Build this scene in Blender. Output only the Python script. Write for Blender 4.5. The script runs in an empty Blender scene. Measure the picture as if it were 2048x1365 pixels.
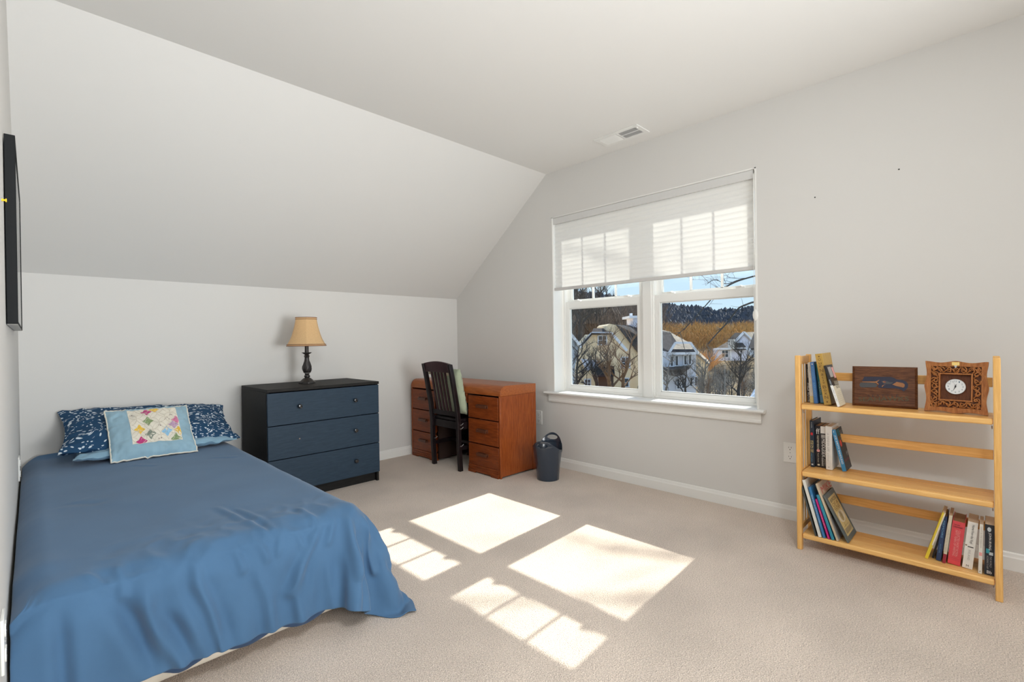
import bpy, bmesh, math, random, zlib, base64, struct
from mathutils import Vector, Matrix, noise
PI = math.pi
SC = bpy.context.scene
COL = SC.collection

# ------------------------------------------------------------------ camera
CAM = Vector((-3.07811, -3.87017, 1.06))
YAW, PITCH, ROLL = math.radians(44.98609), math.radians(-0.18871), math.radians(-0.83293)
FPX = 960.675
FWD = Vector((math.sin(YAW)*math.cos(PITCH), math.cos(YAW)*math.cos(PITCH), math.sin(PITCH)))
_r0 = Vector((math.cos(YAW), -math.sin(YAW), 0)); _u0 = _r0.cross(FWD)
RGT = math.cos(ROLL)*_r0 + math.sin(ROLL)*_u0
UPV = RGT.cross(FWD)
cd = bpy.data.cameras.new('camera'); cam = bpy.data.objects.new('camera', cd); COL.objects.link(cam)
cd.sensor_fit = 'HORIZONTAL'; cd.sensor_width = 36.0; cd.lens = 36.0*FPX/2048.0
cd.clip_start = 0.01; cd.clip_end = 3000
cam.matrix_world = Matrix(((RGT.x, UPV.x, -FWD.x, CAM.x), (RGT.y, UPV.y, -FWD.y, CAM.y), (RGT.z, UPV.z, -FWD.z, CAM.z), (0, 0, 0, 1)))
SC.camera = cam

# ------------------------------------------------------------------ exposure, sky, sun, lights
SC.view_settings.view_transform = 'Standard'; SC.view_settings.look = 'None'
SC.view_settings.gamma = 1.0; SC.view_settings.use_curve_mapping = False
SC.view_settings.exposure = 0.0
try:
    SC.cycles.use_denoising = True
    SC.cycles.max_bounces = 14; SC.cycles.diffuse_bounces = 8; SC.cycles.transparent_max_bounces = 24
    SC.cycles.sample_clamp_indirect = 6.0; SC.cycles.caustics_reflective = False; SC.cycles.caustics_refractive = False
except Exception:
    pass
W = bpy.data.worlds.new('sky'); SC.world = W; W.use_nodes = True
nt = W.node_tree; nt.nodes.clear()
n_out = nt.nodes.new('ShaderNodeOutputWorld'); n_bg = nt.nodes.new('ShaderNodeBackground')
n_tc = nt.nodes.new('ShaderNodeTexCoord'); n_sep = nt.nodes.new('ShaderNodeSeparateXYZ')
n_rmp = nt.nodes.new('ShaderNodeValToRGB')
nt.links.new(n_tc.outputs['Generated'], n_sep.inputs[0]); nt.links.new(n_sep.outputs['Z'], n_rmp.inputs[0])
nt.links.new(n_rmp.outputs[0], n_bg.inputs[0]); nt.links.new(n_bg.outputs[0], n_out.inputs[0])
cr = n_rmp.color_ramp
cr.elements[0].position = 0.0; cr.elements[0].color = (0.60, 0.76, 0.90, 1)
cr.elements[1].position = 1.0; cr.elements[1].color = (0.30, 0.50, 0.88, 1)
e = cr.elements.new(0.10); e.color = (0.56, 0.74, 0.92, 1)
e = cr.elements.new(0.35); e.color = (0.45, 0.65, 0.95, 1)
n_bg.inputs['Strength'].default_value = 1.25

def lamp(name, kind, loc, direction, energy, color, **kw):
    ld = bpy.data.lights.new(name, kind); ld.energy = energy; ld.color = color
    for k, v in kw.items(): setattr(ld, k, v)
    o = bpy.data.objects.new(name, ld); COL.objects.link(o); o.location = loc
    o.rotation_euler = Vector(direction).to_track_quat('-Z', 'Y').to_euler()
    return o
lamp('sun', 'SUN', (30, 0, 30), (-1.0, -0.05, -0.765), 11, (1.0, 0.94, 0.85), angle=math.radians(0.55))
# unseen fill lamps added behind the camera to brighten the room
lamp('rear_fill', 'AREA', (-1.9, -6.25, 1.62), (-0.12, 1, -0.08), 17, (0.94, 0.985, 1.0), shape='RECTANGLE', size=2.8, size_y=1.3)  # added fill, the rear wall has no window
lamp('overhead_fill', 'AREA', (-2.8, -4.35, 2.40), (0, 0.25, -1), 33, (0.97, 0.99, 1.0), shape='DISK', size=.5)  # added fill from above, no fitting hangs here
lamp('low_fill', 'AREA', (-1.7, -5.6, 1.0), (-0.20, 1.0, 0.42), 50, (0.95, 0.985, 1.0), shape='DISK', size=1.3, spread=math.radians(105))  # added fill aimed forward and up, no real uplighter

# ------------------------------------------------------------------ helpers
def at(px, py, depth):
    """point seen at a pixel of the 2048x1365 frame, at a distance along the view axis"""
    return CAM + depth*(FWD + (px-1024.0)/FPX*RGT - (py-682.5)/FPX*UPV)

MATW = {}
def thing(name, label, cat, loc=(0, 0, 0), rot=(0, 0, 0), group=None, kind=None):
    o = bpy.data.objects.new(name, None); COL.objects.link(o)
    o.empty_display_size = 0.05; o.location = loc; o.rotation_euler = rot
    MATW[o.name] = o.matrix_basis.copy()
    tag(o, label, cat, group, kind)
    return o
def tag(o, label=None, cat=None, group=None, kind=None):
    if label: o['label'] = label
    if cat: o['category'] = cat
    if group: o['group'] = group
    if kind: o['kind'] = kind
    return o

class MB:
    """collects shapes; build() links them as one mesh object"""
    def __init__(s): s.v = []; s.f = []; s.m = []; s.uv = None
    def add(s, vs, fs, mi=0):
        b = len(s.v); s.v += [Vector(p) for p in vs]; s.f += [tuple(b+i for i in f) for f in fs]; s.m += [mi]*len(fs); return s
    def box(s, a, b, mi=0):
        x0, x1 = sorted((a[0], b[0])); y0, y1 = sorted((a[1], b[1])); z0, z1 = sorted((a[2], b[2]))
        return s.add([(x0,y0,z0),(x1,y0,z0),(x1,y1,z0),(x0,y1,z0),(x0,y0,z1),(x1,y0,z1),(x1,y1,z1),(x0,y1,z1)],
                     [(0,3,2,1),(4,5,6,7),(0,1,5,4),(1,2,6,5),(2,3,7,6),(3,0,4,7)], mi)
    def cbox(s, c, d, M=None, mi=0):
        q = [Vector((c[0]+i*d[0]/2, c[1]+j*d[1]/2, c[2]+k*d[2]/2)) for k in (-1, 1) for j, i in ((-1,-1),(-1,1),(1,1),(1,-1))]
        if M: q = [M @ p for p in q]
        return s.add(q, [(0,3,2,1),(4,5,6,7),(0,1,5,4),(1,2,6,5),(2,3,7,6),(3,0,4,7)], mi)
    def prism(s, pts, off, mi=0):
        n = len(pts); off = Vector(off); P = [Vector(p) for p in pts]
        return s.add(P+[p+off for p in P], [tuple(range(n))[::-1], tuple(range(n, 2*n))]+[(i, (i+1) % n, n+(i+1) % n, n+i) for i in range(n)], mi)
    def beam(s, a, b, w, h, up=(0, 0, 1), mi=0):
        a = Vector(a); b = Vector(b); d = (b-a).normalized(); up = Vector(up)
        x = d.cross(up)
        if x.length < 1e-6: x = d.cross(Vector((1, 0, 0)))
        x.normalize(); z = x.cross(d)
        q = [p + x*i*w/2 + z*j*h/2 for p in (a, b) for i, j in ((-1,-1),(1,-1),(1,1),(-1,1))]
        return s.add(q, [(0,3,2,1),(4,5,6,7),(0,1,5,4),(1,2,6,5),(2,3,7,6),(3,0,4,7)], mi)
    def tube(s, pts, rad, n=8, cap=True, mi=0, closed=False):
        P = [Vector(p) for p in pts]; R = rad if isinstance(rad, (list, tuple)) else [rad]*len(P)
        b = len(s.v); ref = None; m = len(P)
        for i, p in enumerate(P):
            if closed: d = P[(i+1) % m]-P[i-1]
            else: d = P[min(i+1, m-1)]-P[max(i-1, 0)]
            d.normalize()
            if ref is None: ref = d.orthogonal().normalized()
            ref = (ref - d*ref.dot(d)); ref = ref.normalized() if ref.length > 1e-6 else d.orthogonal().normalized()
            y = d.cross(ref)
            for k in range(n):
                a = 2*PI*k/n; s.v.append(p + (ref*math.cos(a)+y*math.sin(a))*R[i])
        for i in range(m if closed else m-1):
            j = (i+1) % m
            for k in range(n):
                s.f.append((b+i*n+k, b+i*n+(k+1) % n, b+j*n+(k+1) % n, b+j*n+k)); s.m.append(mi)
        if cap and not closed:
            s.f.append(tuple(b+k for k in range(n))[::-1]); s.m.append(mi)
            s.f.append(tuple(b+(m-1)*n+k for k in range(n))); s.m.append(mi)
        return s
    def lathe(s, prof, c=(0, 0, 0), n=24, fn=None, mi=0):
        b = len(s.v); c = Vector(c)
        for i, (r, z) in enumerate(prof):
            for k in range(n):
                a = 2*PI*k/n; rr = r*(fn(a, z) if fn else 1)
                s.v.append(c+Vector((rr*math.cos(a), rr*math.sin(a), z)))
        for i in range(len(prof)-1):
            for k in range(n):
                s.f.append((b+i*n+k, b+i*n+(k+1) % n, b+(i+1)*n+(k+1) % n, b+(i+1)*n+k)); s.m.append(mi)
        s.f.append(tuple(b+k for k in range(n))[::-1]); s.m.append(mi)
        s.f.append(tuple(b+(len(prof)-1)*n+k for k in range(n))); s.m.append(mi)
        return s
    def grid(s, fn, nu, nv, mi=0, flip=False):
        b = len(s.v)
        for j in range(nv):
            for i in range(nu): s.v.append(Vector(fn(i/(nu-1), j/(nv-1))))
        for j in range(nv-1):
            for i in range(nu-1):
                a = b+j*nu+i; q = (a, a+1, a+nu+1, a+nu)
                s.f.append(q[::-1] if flip else q); s.m.append(mi)
        return s
    def build(s, name, mat, parent=None, smooth=None, bevel=0, seg=2, local=False, label=None, kind=None, solid=0, subd=0):
        me = bpy.data.meshes.new(name)
        vs = s.v
        if parent is not None and not local:
            Mi = MATW[parent.name].inverted(); vs = [Mi @ p for p in vs]
        me.from_pydata([tuple(p) for p in vs], [], s.f)
        mats = mat if isinstance(mat, (list, tuple)) else [mat]
        for q in mats: me.materials.append(q)
        if len(mats) > 1: me.polygons.foreach_set('material_index', s.m)
        me.validate(); me.update()
        bm = bmesh.new(); bm.from_mesh(me); bmesh.ops.recalc_face_normals(bm, faces=bm.faces); bm.to_mesh(me); bm.free()
        if smooth is not None:
            me.shade_smooth()
            if smooth < 179: me.set_sharp_from_angle(angle=math.radians(smooth))
        o = bpy.data.objects.new(name, me); COL.objects.link(o)
        if parent is not None:
            o.parent = parent; MATW[o.name] = MATW[parent.name]
        else: MATW[o.name] = Matrix.Identity(4)
        if solid:
            m = o.modifiers.new('thickness', 'SOLIDIFY'); m.thickness = abs(solid); m.offset = 1 if solid > 0 else -1
        if subd:
            m = o.modifiers.new('subdivision', 'SUBSURF'); m.levels = m.render_levels = subd
        if bevel:
            m = o.modifiers.new('bevel', 'BEVEL'); m.width = bevel; m.segments = seg; m.limit_method = 'ANGLE'; m.angle_limit = math.radians(40)
            me.shade_smooth(); me.set_sharp_from_angle(angle=math.radians(50))
        if label: o['label'] = label
        if kind: o['kind'] = kind
        return o

def struct_tag(o, label=None):
    o['kind'] = 'structure'
    if label: o['label'] = label
    return o

def copy_tree(o, parent=None):
    c = o.copy(); COL.objects.link(c); c.parent = parent
    MATW[c.name] = MATW.get(o.name, Matrix.Identity(4))
    for ch in [q for q in bpy.data.objects if q.parent == o]: copy_tree(ch, c)
    return c

def text_mesh(txt, name, mat, parent, origin, xdir, ydir, w, h, off=0.0004, extrude=0.0):
    """lettering as a flat mesh fitted into a w x h field; xdir runs along the words"""
    cu = bpy.data.curves.new('t', 'FONT'); cu.body = txt; cu.size = 1; cu.resolution_u = 2
    ob = bpy.data.objects.new('t', cu); COL.objects.link(ob)
    bpy.context.view_layer.update()
    dg = bpy.context.evaluated_depsgraph_get()
    me = bpy.data.meshes.new_from_object(ob.evaluated_get(dg))
    bpy.data.objects.remove(ob); bpy.data.curves.remove(cu)
    xs = [v.co.x for v in me.vertices]; ys = [v.co.y for v in me.vertices]
    x0, x1, y0, y1 = min(xs), max(xs), min(ys), max(ys)
    X = Vector(xdir).normalized(); Y = Vector(ydir).normalized(); N = X.cross(Y); O = Vector(origin)
    for v in me.vertices:
        p = O + X*((v.co.x-x0)/max(x1-x0, 1e-6)*w) + Y*((v.co.y-y0)/max(y1-y0, 1e-6)*h) + N*off
        v.co = p
    me.materials.clear(); me.materials.append(mat)
    o = bpy.data.objects.new(name, me); COL.objects.link(o); o.parent = parent; MATW[o.name] = MATW[parent.name]
    return o

# ------------------------------------------------------------------ materials
def new_mat(name):
    m = bpy.data.materials.new(name); m.use_nodes = True
    nt = m.node_tree; b = nt.nodes['Principled BSDF']; return m, nt, b
def plain(name, col, rough=0.5, metal=0.0, spec=0.5, noise_amt=0.0, noise_scale=30.0, bump=0.0, bump_scale=200.0, coat=0.0, sheen=0.0):
    m, nt, b = new_mat(name)
    b.inputs['Base Color'].default_value = (*col, 1); b.inputs['Roughness'].default_value = rough
    b.inputs['Metallic'].default_value = metal; b.inputs['Specular IOR Level'].default_value = spec
    b.inputs['Coat Weight'].default_value = coat; b.inputs['Sheen Weight'].default_value = sheen
    tc = nt.nodes.new('ShaderNodeTexCoord')
    if noise_amt:
        n = nt.nodes.new('ShaderNodeTexNoise'); n.inputs['Scale'].default_value = noise_scale; n.inputs['Detail'].default_value = 6
        r = nt.nodes.new('ShaderNodeValToRGB')
        r.color_ramp.elements[0].color = tuple(c*(1-noise_amt) for c in col)+(1,); r.color_ramp.elements[0].position = .3
        r.color_ramp.elements[1].color = tuple(min(1, c*(1+noise_amt)) for c in col)+(1,); r.color_ramp.elements[1].position = .7
        nt.links.new(tc.outputs['Object'], n.inputs['Vector']); nt.links.new(n.outputs['Fac'], r.inputs[0]); nt.links.new(r.outputs[0], b.inputs['Base Color'])
    if bump:
        n2 = nt.nodes.new('ShaderNodeTexNoise'); n2.inputs['Scale'].default_value = bump_scale; n2.inputs['Detail'].default_value = 4
        bp = nt.nodes.new('ShaderNodeBump'); bp.inputs['Strength'].default_value = bump; bp.inputs['Distance'].default_value = 0.002
        nt.links.new(tc.outputs['Object'], n2.inputs['Vector']); nt.links.new(n2.outputs['Fac'], bp.inputs['Height']); nt.links.new(bp.outputs[0], b.inputs['Normal'])
    return m
def wood(name, c1, c2, c3=None, axis=1, rough=0.35, scale=1.0, stretch=14.0, coat=0.15, bump=0.08):
    """grain running along one object axis"""
    m, nt, b = new_mat(name)
    tc = nt.nodes.new('ShaderNodeTexCoord'); mp = nt.nodes.new('ShaderNodeMapping')
    s = [scale*stretch]*3; s[axis] = scale*1.0; mp.inputs['Scale'].default_value = s
    n = nt.nodes.new('ShaderNodeTexNoise'); n.inputs['Scale'].default_value = 6; n.inputs['Detail'].default_value = 8; n.inputs['Roughness'].default_value = .62; n.inputs['Distortion'].default_value = .6
    r = nt.nodes.new('ShaderNodeValToRGB'); r.color_ramp.elements[0].position = .32; r.color_ramp.elements[1].position = .70
    r.color_ramp.elements[0].color = (*c1, 1); r.color_ramp.elements[1].color = (*c2, 1)
    if c3:
        e = r.color_ramp.elements.new(.52); e.color = (*c3, 1)
    bp = nt.nodes.new('ShaderNodeBump'); bp.inputs['Strength'].default_value = bump; bp.inputs['Distance'].default_value = .002
    L = nt.links.new
    L(tc.outputs['Object'], mp.inputs[0]); L(mp.outputs[0], n.inputs['Vector']); L(n.outputs['Fac'], r.inputs[0]); L(r.outputs[0], b.inputs['Base Color'])
    L(n.outputs['Fac'], bp.inputs['Height']); L(bp.outputs[0], b.inputs['Normal'])
    b.inputs['Roughness'].default_value = rough; b.inputs['Coat Weight'].default_value = coat*.5; b.inputs['Coat Roughness'].default_value = .25; b.inputs['Specular IOR Level'].default_value = .22
    return m
def cloth(name, col, amt=.12, scale=90, trans=0.0, rough=.85, weave=900):
    m, nt, b = new_mat(name)
    L = nt.links.new
    tc = nt.nodes.new('ShaderNodeTexCoord')
    n = nt.nodes.new('ShaderNodeTexNoise'); n.inputs['Scale'].default_value = scale; n.inputs['Detail'].default_value = 5
    n2 = nt.nodes.new('ShaderNodeTexNoise'); n2.inputs['Scale'].default_value = weave; n2.inputs['Detail'].default_value = 2
    r = nt.nodes.new('ShaderNodeValToRGB'); r.color_ramp.elements[0].position = .3; r.color_ramp.elements[1].position = .7
    r.color_ramp.elements[0].color = tuple(c*(1-amt) for c in col)+(1,); r.color_ramp.elements[1].color = tuple(min(1, c*(1+amt)) for c in col)+(1,)
    bp = nt.nodes.new('ShaderNodeBump'); bp.inputs['Strength'].default_value = .15; bp.inputs['Distance'].default_value = .001
    L(tc.outputs['Object'], n.inputs['Vector']); L(tc.outputs['Object'], n2.inputs['Vector'])
    L(n.outputs['Fac'], r.inputs[0]); L(r.outputs[0], b.inputs['Base Color']); L(n2.outputs['Fac'], bp.inputs['Height']); L(bp.outputs[0], b.inputs['Normal'])
    b.inputs['Roughness'].default_value = rough; b.inputs['Specular IOR Level'].default_value = .25; b.inputs['Sheen Weight'].default_value = .15
    if trans:
        t = nt.nodes.new('ShaderNodeBsdfTranslucent'); mx = nt.nodes.new('ShaderNodeMixShader'); mx.inputs[0].default_value = trans
        out = nt.nodes['Material Output']; L(r.outputs[0], t.inputs[0]); L(b.outputs[0], mx.inputs[1]); L(t.outputs[0], mx.inputs[2]); L(mx.outputs[0], out.inputs[0])
    return m

WALL = plain('wall_paint', (.68, .672, .652), .75, spec=.05, bump=.01, bump_scale=350)
WALLS = plain('wall_paint_smooth', (.68, .672, .652), .85, spec=.0)
CEIL = plain('ceiling_paint', (.78, .775, .755), .85, spec=.1, bump=.04, bump_scale=300)
TRIM = plain('white_trim_paint', (.80, .80, .775), .38, spec=.4)
VINYL = plain('white_vinyl', (.82, .82, .80), .35, spec=.4)
WHITEP = plain('white_plastic', (.80, .80, .77), .3)
BLACKP = plain('black_plastic', (.012, .012, .014), .4)
METAL = plain('brushed_metal', (.5, .5, .5), .35, metal=1)
BRASS = plain('brass', (.85, .62, .22), .3, metal=1)
def carpet_mat():
    m, nt, b = new_mat('beige_carpet'); L = nt.links.new
    tc = nt.nodes.new('ShaderNodeTexCoord')
    n1 = nt.nodes.new('ShaderNodeTexNoise'); n1.inputs['Scale'].default_value = 240; n1.inputs['Detail'].default_value = 3
    n2 = nt.nodes.new('ShaderNodeTexNoise'); n2.inputs['Scale'].default_value = 2.2; n2.inputs['Detail'].default_value = 4
    n3 = nt.nodes.new('ShaderNodeTexVoronoi'); n3.inputs['Scale'].default_value = 260
    r = nt.nodes.new('ShaderNodeValToRGB'); r.color_ramp.elements[0].position = .30; r.color_ramp.elements[1].position = .72
    r.color_ramp.elements[0].color = (.44, .365, .305, 1); r.color_ramp.elements[1].color = (.95, .82, .715, 1)
    r2 = nt.nodes.new('ShaderNodeValToRGB'); r2.color_ramp.elements[0].color = (.90, .90, .90, 1); r2.color_ramp.elements[1].color = (1.06, 1.06, 1.06, 1)
    r2.color_ramp.elements[0].position = .35; r2.color_ramp.elements[1].position = .65
    mx = nt.nodes.new('ShaderNodeMix'); mx.data_type = 'RGBA'; mx.blend_type = 'MULTIPLY'; mx.inputs[0].default_value = 1
    ad = nt.nodes.new('ShaderNodeMath'); ad.operation = 'ADD'
    bp = nt.nodes.new('ShaderNodeBump'); bp.inputs['Strength'].default_value = .7; bp.inputs['Distance'].default_value = .005
    for q in (n1, n2, n3): L(tc.outputs['Object'], q.inputs['Vector'])
    L(n1.outputs['Fac'], r.inputs[0]); L(n2.outputs['Fac'], r2.inputs[0]); L(r.outputs[0], mx.inputs[6]); L(r2.outputs[0], mx.inputs[7])
    L(mx.outputs[2], b.inputs['Base Color']); L(n1.outputs['Fac'], ad.inputs[0]); L(n3.outputs['Distance'], ad.inputs[1]); L(ad.outputs[0], bp.inputs['Height']); L(bp.outputs[0], b.inputs['Normal'])
    b.inputs['Roughness'].default_value = 1; b.inputs['Specular IOR Level'].default_value = .05; b.inputs['Sheen Weight'].default_value = .2
    return m
CARPET = carpet_mat()
def glass_mat():
    m, nt, b = new_mat('window_glass'); L = nt.links.new; out = nt.nodes['Material Output']; nt.nodes.remove(b)
    t = nt.nodes.new('ShaderNodeBsdfTransparent'); g = nt.nodes.new('ShaderNodeBsdfGlossy'); g.inputs['Roughness'].default_value = .02
    lw = nt.nodes.new('ShaderNodeLayerWeight'); lw.inputs['Blend'].default_value = .5
    pw = nt.nodes.new('ShaderNodeMath'); pw.operation = 'POWER'; pw.inputs[1].default_value = 5
    f = nt.nodes.new('ShaderNodeMath'); f.operation = 'MULTIPLY_ADD'; f.inputs[1].default_value = .9; f.inputs[2].default_value = .035
    L(lw.outputs['Facing'], pw.inputs[0]); L(pw.outputs[0], f.inputs[0]); mx = nt.nodes.new('ShaderNodeMixShader')
    t.inputs[0].default_value = (.96, .98, .975, 1)
    L(f.outputs[0], mx.inputs[0]); L(t.outputs[0], mx.inputs[1]); L(g.outputs[0], mx.inputs[2]); L(mx.outputs[0], out.inputs[0])
    return m
GLASS = glass_mat()

# ------------------------------------------------------------------ the room
HK, SL, HC, LX = 1.479, 1.224, 2.446, -3.132         # knee wall height, slope depth, ceiling, left wall
WZ0, WZ1, WL, WR = 0.60, 2.073, -1.274, -2.878        # window opening in the right wall
BB = 0.079
struct_tag(MB().box((-4.7, -6.6, -.25), (.2, .2, 0)).build('floor', CARPET), 'beige cut-pile carpet floor')
struct_tag(MB().box((LX-.15, 0, -.25), (.2, .16, HK+.2)).build('wall_back', WALL), 'low pale grey knee wall behind the bed and dresser')
w = MB()
w.box((0, .16, -.25), (.16, -6.6, WZ0)).box((0, .16, WZ0), (.16, WL, HC+.2)).box((0, WR, WZ0), (.16, -6.6, HC+.2)).box((0, WL, WZ1), (.16, WR, HC+.2))
wall_right = struct_tag(w.build('wall_right', WALL), 'pale grey gable wall with the window')
for py, pz in ((-3.181, 1.823), (-3.546, 1.883)):     # nail holes left in the paint
    MB().lathe([(.0035, 0), (.0035, .0012)], (0, 0, 0), 8).build('nail_hole', BLACKP, wall_right).matrix_local = Matrix.Translation((-.0004, py, pz)) @ Matrix.Rotation(-PI/2, 4, 'Y')
struct_tag(MB().box((LX-.15, .16, -.25), (LX, -2.75, HC+.2)).build('wall_left', WALLS), 'pale grey side wall along the bed')
struct_tag(MB().box((-4.7, -2.75, -.25), (LX-.15, -2.60, HC+.2)).build('wall_return', WALL))
struct_tag(MB().box((-4.7, -6.6, -.25), (-4.55, -2.6, HC+.2)).build('wall_side', WALL))
struct_tag(MB().box((-4.7, -6.6, -.25), (.2, -6.45, HC+.2)).build('wall_rear', WALL))
struct_tag(MB().box((-4.7, -SL, HC), (.16, -6.6, HC+.2)).build('ceiling', CEIL), 'flat white ceiling')
struct_tag(MB().prism([(LX-.15, 0, HK), (LX-.15, -SL, HC), (LX-.15, -SL, HC+.2), (LX-.15, .16, HK+.2), (LX-.15, .16, HK)], (-LX+.15+.16, 0, 0)).build('ceiling_slope', WALL), 'sloped attic ceiling above the knee wall')
# baseboards: moulded profile run along each wall
def baseboard(name, p0, p1, n):
    n = Vector(n); prof = [(0, 0), (.014, 0), (.014, .056), (.011, .062), (.0095, .067), (.008, .074), (.005, BB), (0, BB)]
    d = Vector(p1)-Vector(p0)
    b = MB().prism([Vector(p0)+n*a+Vector((0, 0, z)) for a, z in prof], d)
    return struct_tag(b.build(name, TRIM))
baseboard('baseboard_back', (LX, 0, 0), (0, 0, 0), (0, -1, 0))
baseboard('baseboard_right', (0, 0, 0), (0, -6.4, 0), (-1, 0, 0))
baseboard('baseboard_left', (LX, 0, 0), (LX, -2.75, 0), (1, 0, 0))
# window: lined reveal, stool, apron, mullion
t = MB().box((-.001, WL, WZ0), (.125, WL-.012, WZ1)).box((-.001, WR, WZ0), (.125, WR+.012, WZ1)).box((-.001, WL, WZ1), (.125, WR, WZ1-.010))
struct_tag(t.build('trim_1', TRIM, bevel=.002), 'white painted window reveal')
prof = [(.125, .600), (.125, .6205), (-.042, .6205), (-.049, .617), (-.052, .611), (-.049, .604), (-.042, .6005), (-.001, .600)]
MBs = MB().prism([(x, -1.205, z) for x, z in prof[2:]]+[(-.001, -1.205, .6205)], (0, -2.918+1.205, 0))
MBs.box((-.001, WL-.012, .600), (.125, WR+.012, .6205))
struct_tag(MBs.build('trim_2', TRIM, smooth=40), 'white window stool with rounded nose')
ap = [(0, .600), (-.018, .600), (-.018, .585), (-.014, .575), (-.014, .558), (-.017, .552), (-.017, .540), (-.010, .533), (0, .533)]
struct_tag(MB().prism([(x, -1.232, z) for x, z in ap], (0, -2.892+1.232, 0)).build('trim_3', TRIM), 'moulded white apron under the window stool')
ml = MB().box((.118, -2.034, .6205), (.20, -2.128, WZ1)).box((.112, -2.046, .6205), (.12, -2.116, WZ1))
struct_tag(ml.build('trim_4', VINYL, bevel=.002), 'white mullion between the two sashes')

def window_unit(n, ya, yb, fa, fb, label):
    """double-hung unit between ya (left) and yb (right); fa, fb visible frame widths"""
    w = bpy.data.objects.new('window_%d' % n, None); COL.objects.link(w); w.empty_display_size = .05
    w.location = (.15, (ya+yb)/2, .62); MATW[w.name] = w.matrix_basis.copy(); struct_tag(w, label)
    f = MB().box((.125, ya, .6205), (.20, ya-fa, WZ1)).box((.125, yb, .6205), (.20, yb+fb, WZ1)).box((.125, ya-fa, WZ1-.03), (.20, yb+fb, WZ1)).box((.125, ya-fa, .6205), (.20, yb+fb, .636))
    f.box((.166, ya-fa, .63), (.20, ya-fa-.008, WZ1)).box((.166, yb+fb, .63), (.20, yb+fb+.008, WZ1))
    f.build('frame', VINYL, w, bevel=.0015)
    a, b = ya-fa-.001, yb+fb+.001
    def sash(name, x0, x1, z0, z1, st, rb, rt, muntins):
        s = MB().box((x0, a, z0), (x1, a-st, z1)).box((x0, b, z0), (x1, b+st, z1)).box((x0, a-st, z0), (x1, b+st, z0+rb)).box((x0, a-st, z1), (x1, b+st, z1-rt))
        g = .006                                             # glazing bead, set back
        s.box((x0+.008, a-st, z0+rb), (x1-.004, a-st-g, z1-rt)).box((x0+.008, b+st, z0+rb), (x1-.004, b+st+g, z1-rt))
        s.box((x0+.008, a-st, z0+rb), (x1-.004, b+st, z0+rb+g)).box((x0+.008, a-st, z1-rt), (x1-.004, b+st, z1-rt-g))
        so = s.build(name, VINYL, w, bevel=.0015)
        xm = (x0+x1)/2
        MB().box((xm-.001, a-st+.002, z0+rb-.002), (xm+.001, b+st-.002, z1-rt+.002)).build('pane', GLASS, so)
        for k in range(muntins):
            y = a-st + (b+st-a+st)*(k+1)/(muntins+1)
            MB().box((xm-.007, y-.008, z0+rb), (xm+.007, y+.008, z1-rt)).build('muntin', VINYL, so)
        return so
    lo = sash('lower_sash', .132, .163, .636, 1.368, .037, .030, .056, 0)
    up = sash('upper_sash', .167, .197, 1.312, WZ1-.031, .037, .070, .045, 2)
    for k in (.17, .83):                                   # sash locks on the meeting rail, vent latches at the bottom
        y = a+(b-a)*k
        MB().box((.134, y-.028, 1.368), (.160, y+.028, 1.376)).lathe([(.011, 1.376), (.011, 1.384), (.005, 1.388)], (.147, y, 0), 10).box((.128, y-.005, 1.378), (.150, y+.030, 1.384)).build('sash_lock', VINYL, lo, bevel=.001)
    for k in ((.93,) if n == 1 else (.09, .95)):
        y = a+(b-a)*k
        MB().tube([(.170, y-.014, .672), (.170, y+.014, .672), (.170, y+.010, .694), (.170, y-.010, .698)], .0022, 6, closed=True).build('latch_ring', BLACKP, lo)
    return w
window_unit(1, WL-.012, -2.046, .022, .018, 'left double-hung white window unit')
window_unit(2, -2.116, WR+.012, .018, .014, 'right double-hung white window unit')

# outlets
def outlet(label, c, n, along):
    """n: wall normal, along: direction of the plate's width"""
    t = thing('wall_outlet', label, 'outlet', c)
    n = Vector(n); a = Vector(along); c = Vector(c); M = Matrix((( a.x, 0, n.x, c.x), (a.y, 0, n.y, c.y), (0, 1, 0, c.z), (0, 0, 0, 1)))
    MB().cbox((0, 0, .003), (.070, .114, .006), M).build('cover_plate', WHITEP, t, bevel=.002)
    for k in (.026, -.026):
        r = MB().prism([M @ Vector((.017*math.cos(q)*1.0, k+max(-.014, min(.014, .0185*math.sin(q))), .006)) for q in [2*PI*i/20 for i in range(20)]], n*.0022).build('receptacle', WHITEP, t)
        s = MB().cbox((-.0065, k+.004, .0083), (.002, .008, .001), M).cbox((.0065, k+.004, .0083), (.002, .0065, .001), M)
        s.prism([M @ Vector((.0026*math.cos(2*PI*i/10), k-.008+.0026*math.sin(2*PI*i/10), .0082)) for i in range(10)], n*.0008).build('slots', BLACKP, r)
    MB().prism([M @ Vector((.003*math.cos(2*PI*i/10), .003*math.sin(2*PI*i/10), .006)) for i in range(10)], n*.001).build('screw', METAL, t)
outlet('white wall outlet to the left of the wooden bookcase', (0, -3.043, .386), (-1, 0, 0), (0, 1, 0))
outlet('white wall outlet between the brown desk and the wastebasket', (0, -1.108, .386), (-1, 0, 0), (0, 1, 0))
outlet('white wall outlet just above the head end of the bed on the left wall', (LX, -.56, .475), (1, 0, 0), (0, 1, 0))
outlet('white wall outlet at the left edge of the photo by the foot of the bed', (LX, -2.395, .44), (1, 0, 0), (0, 1, 0))

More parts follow.
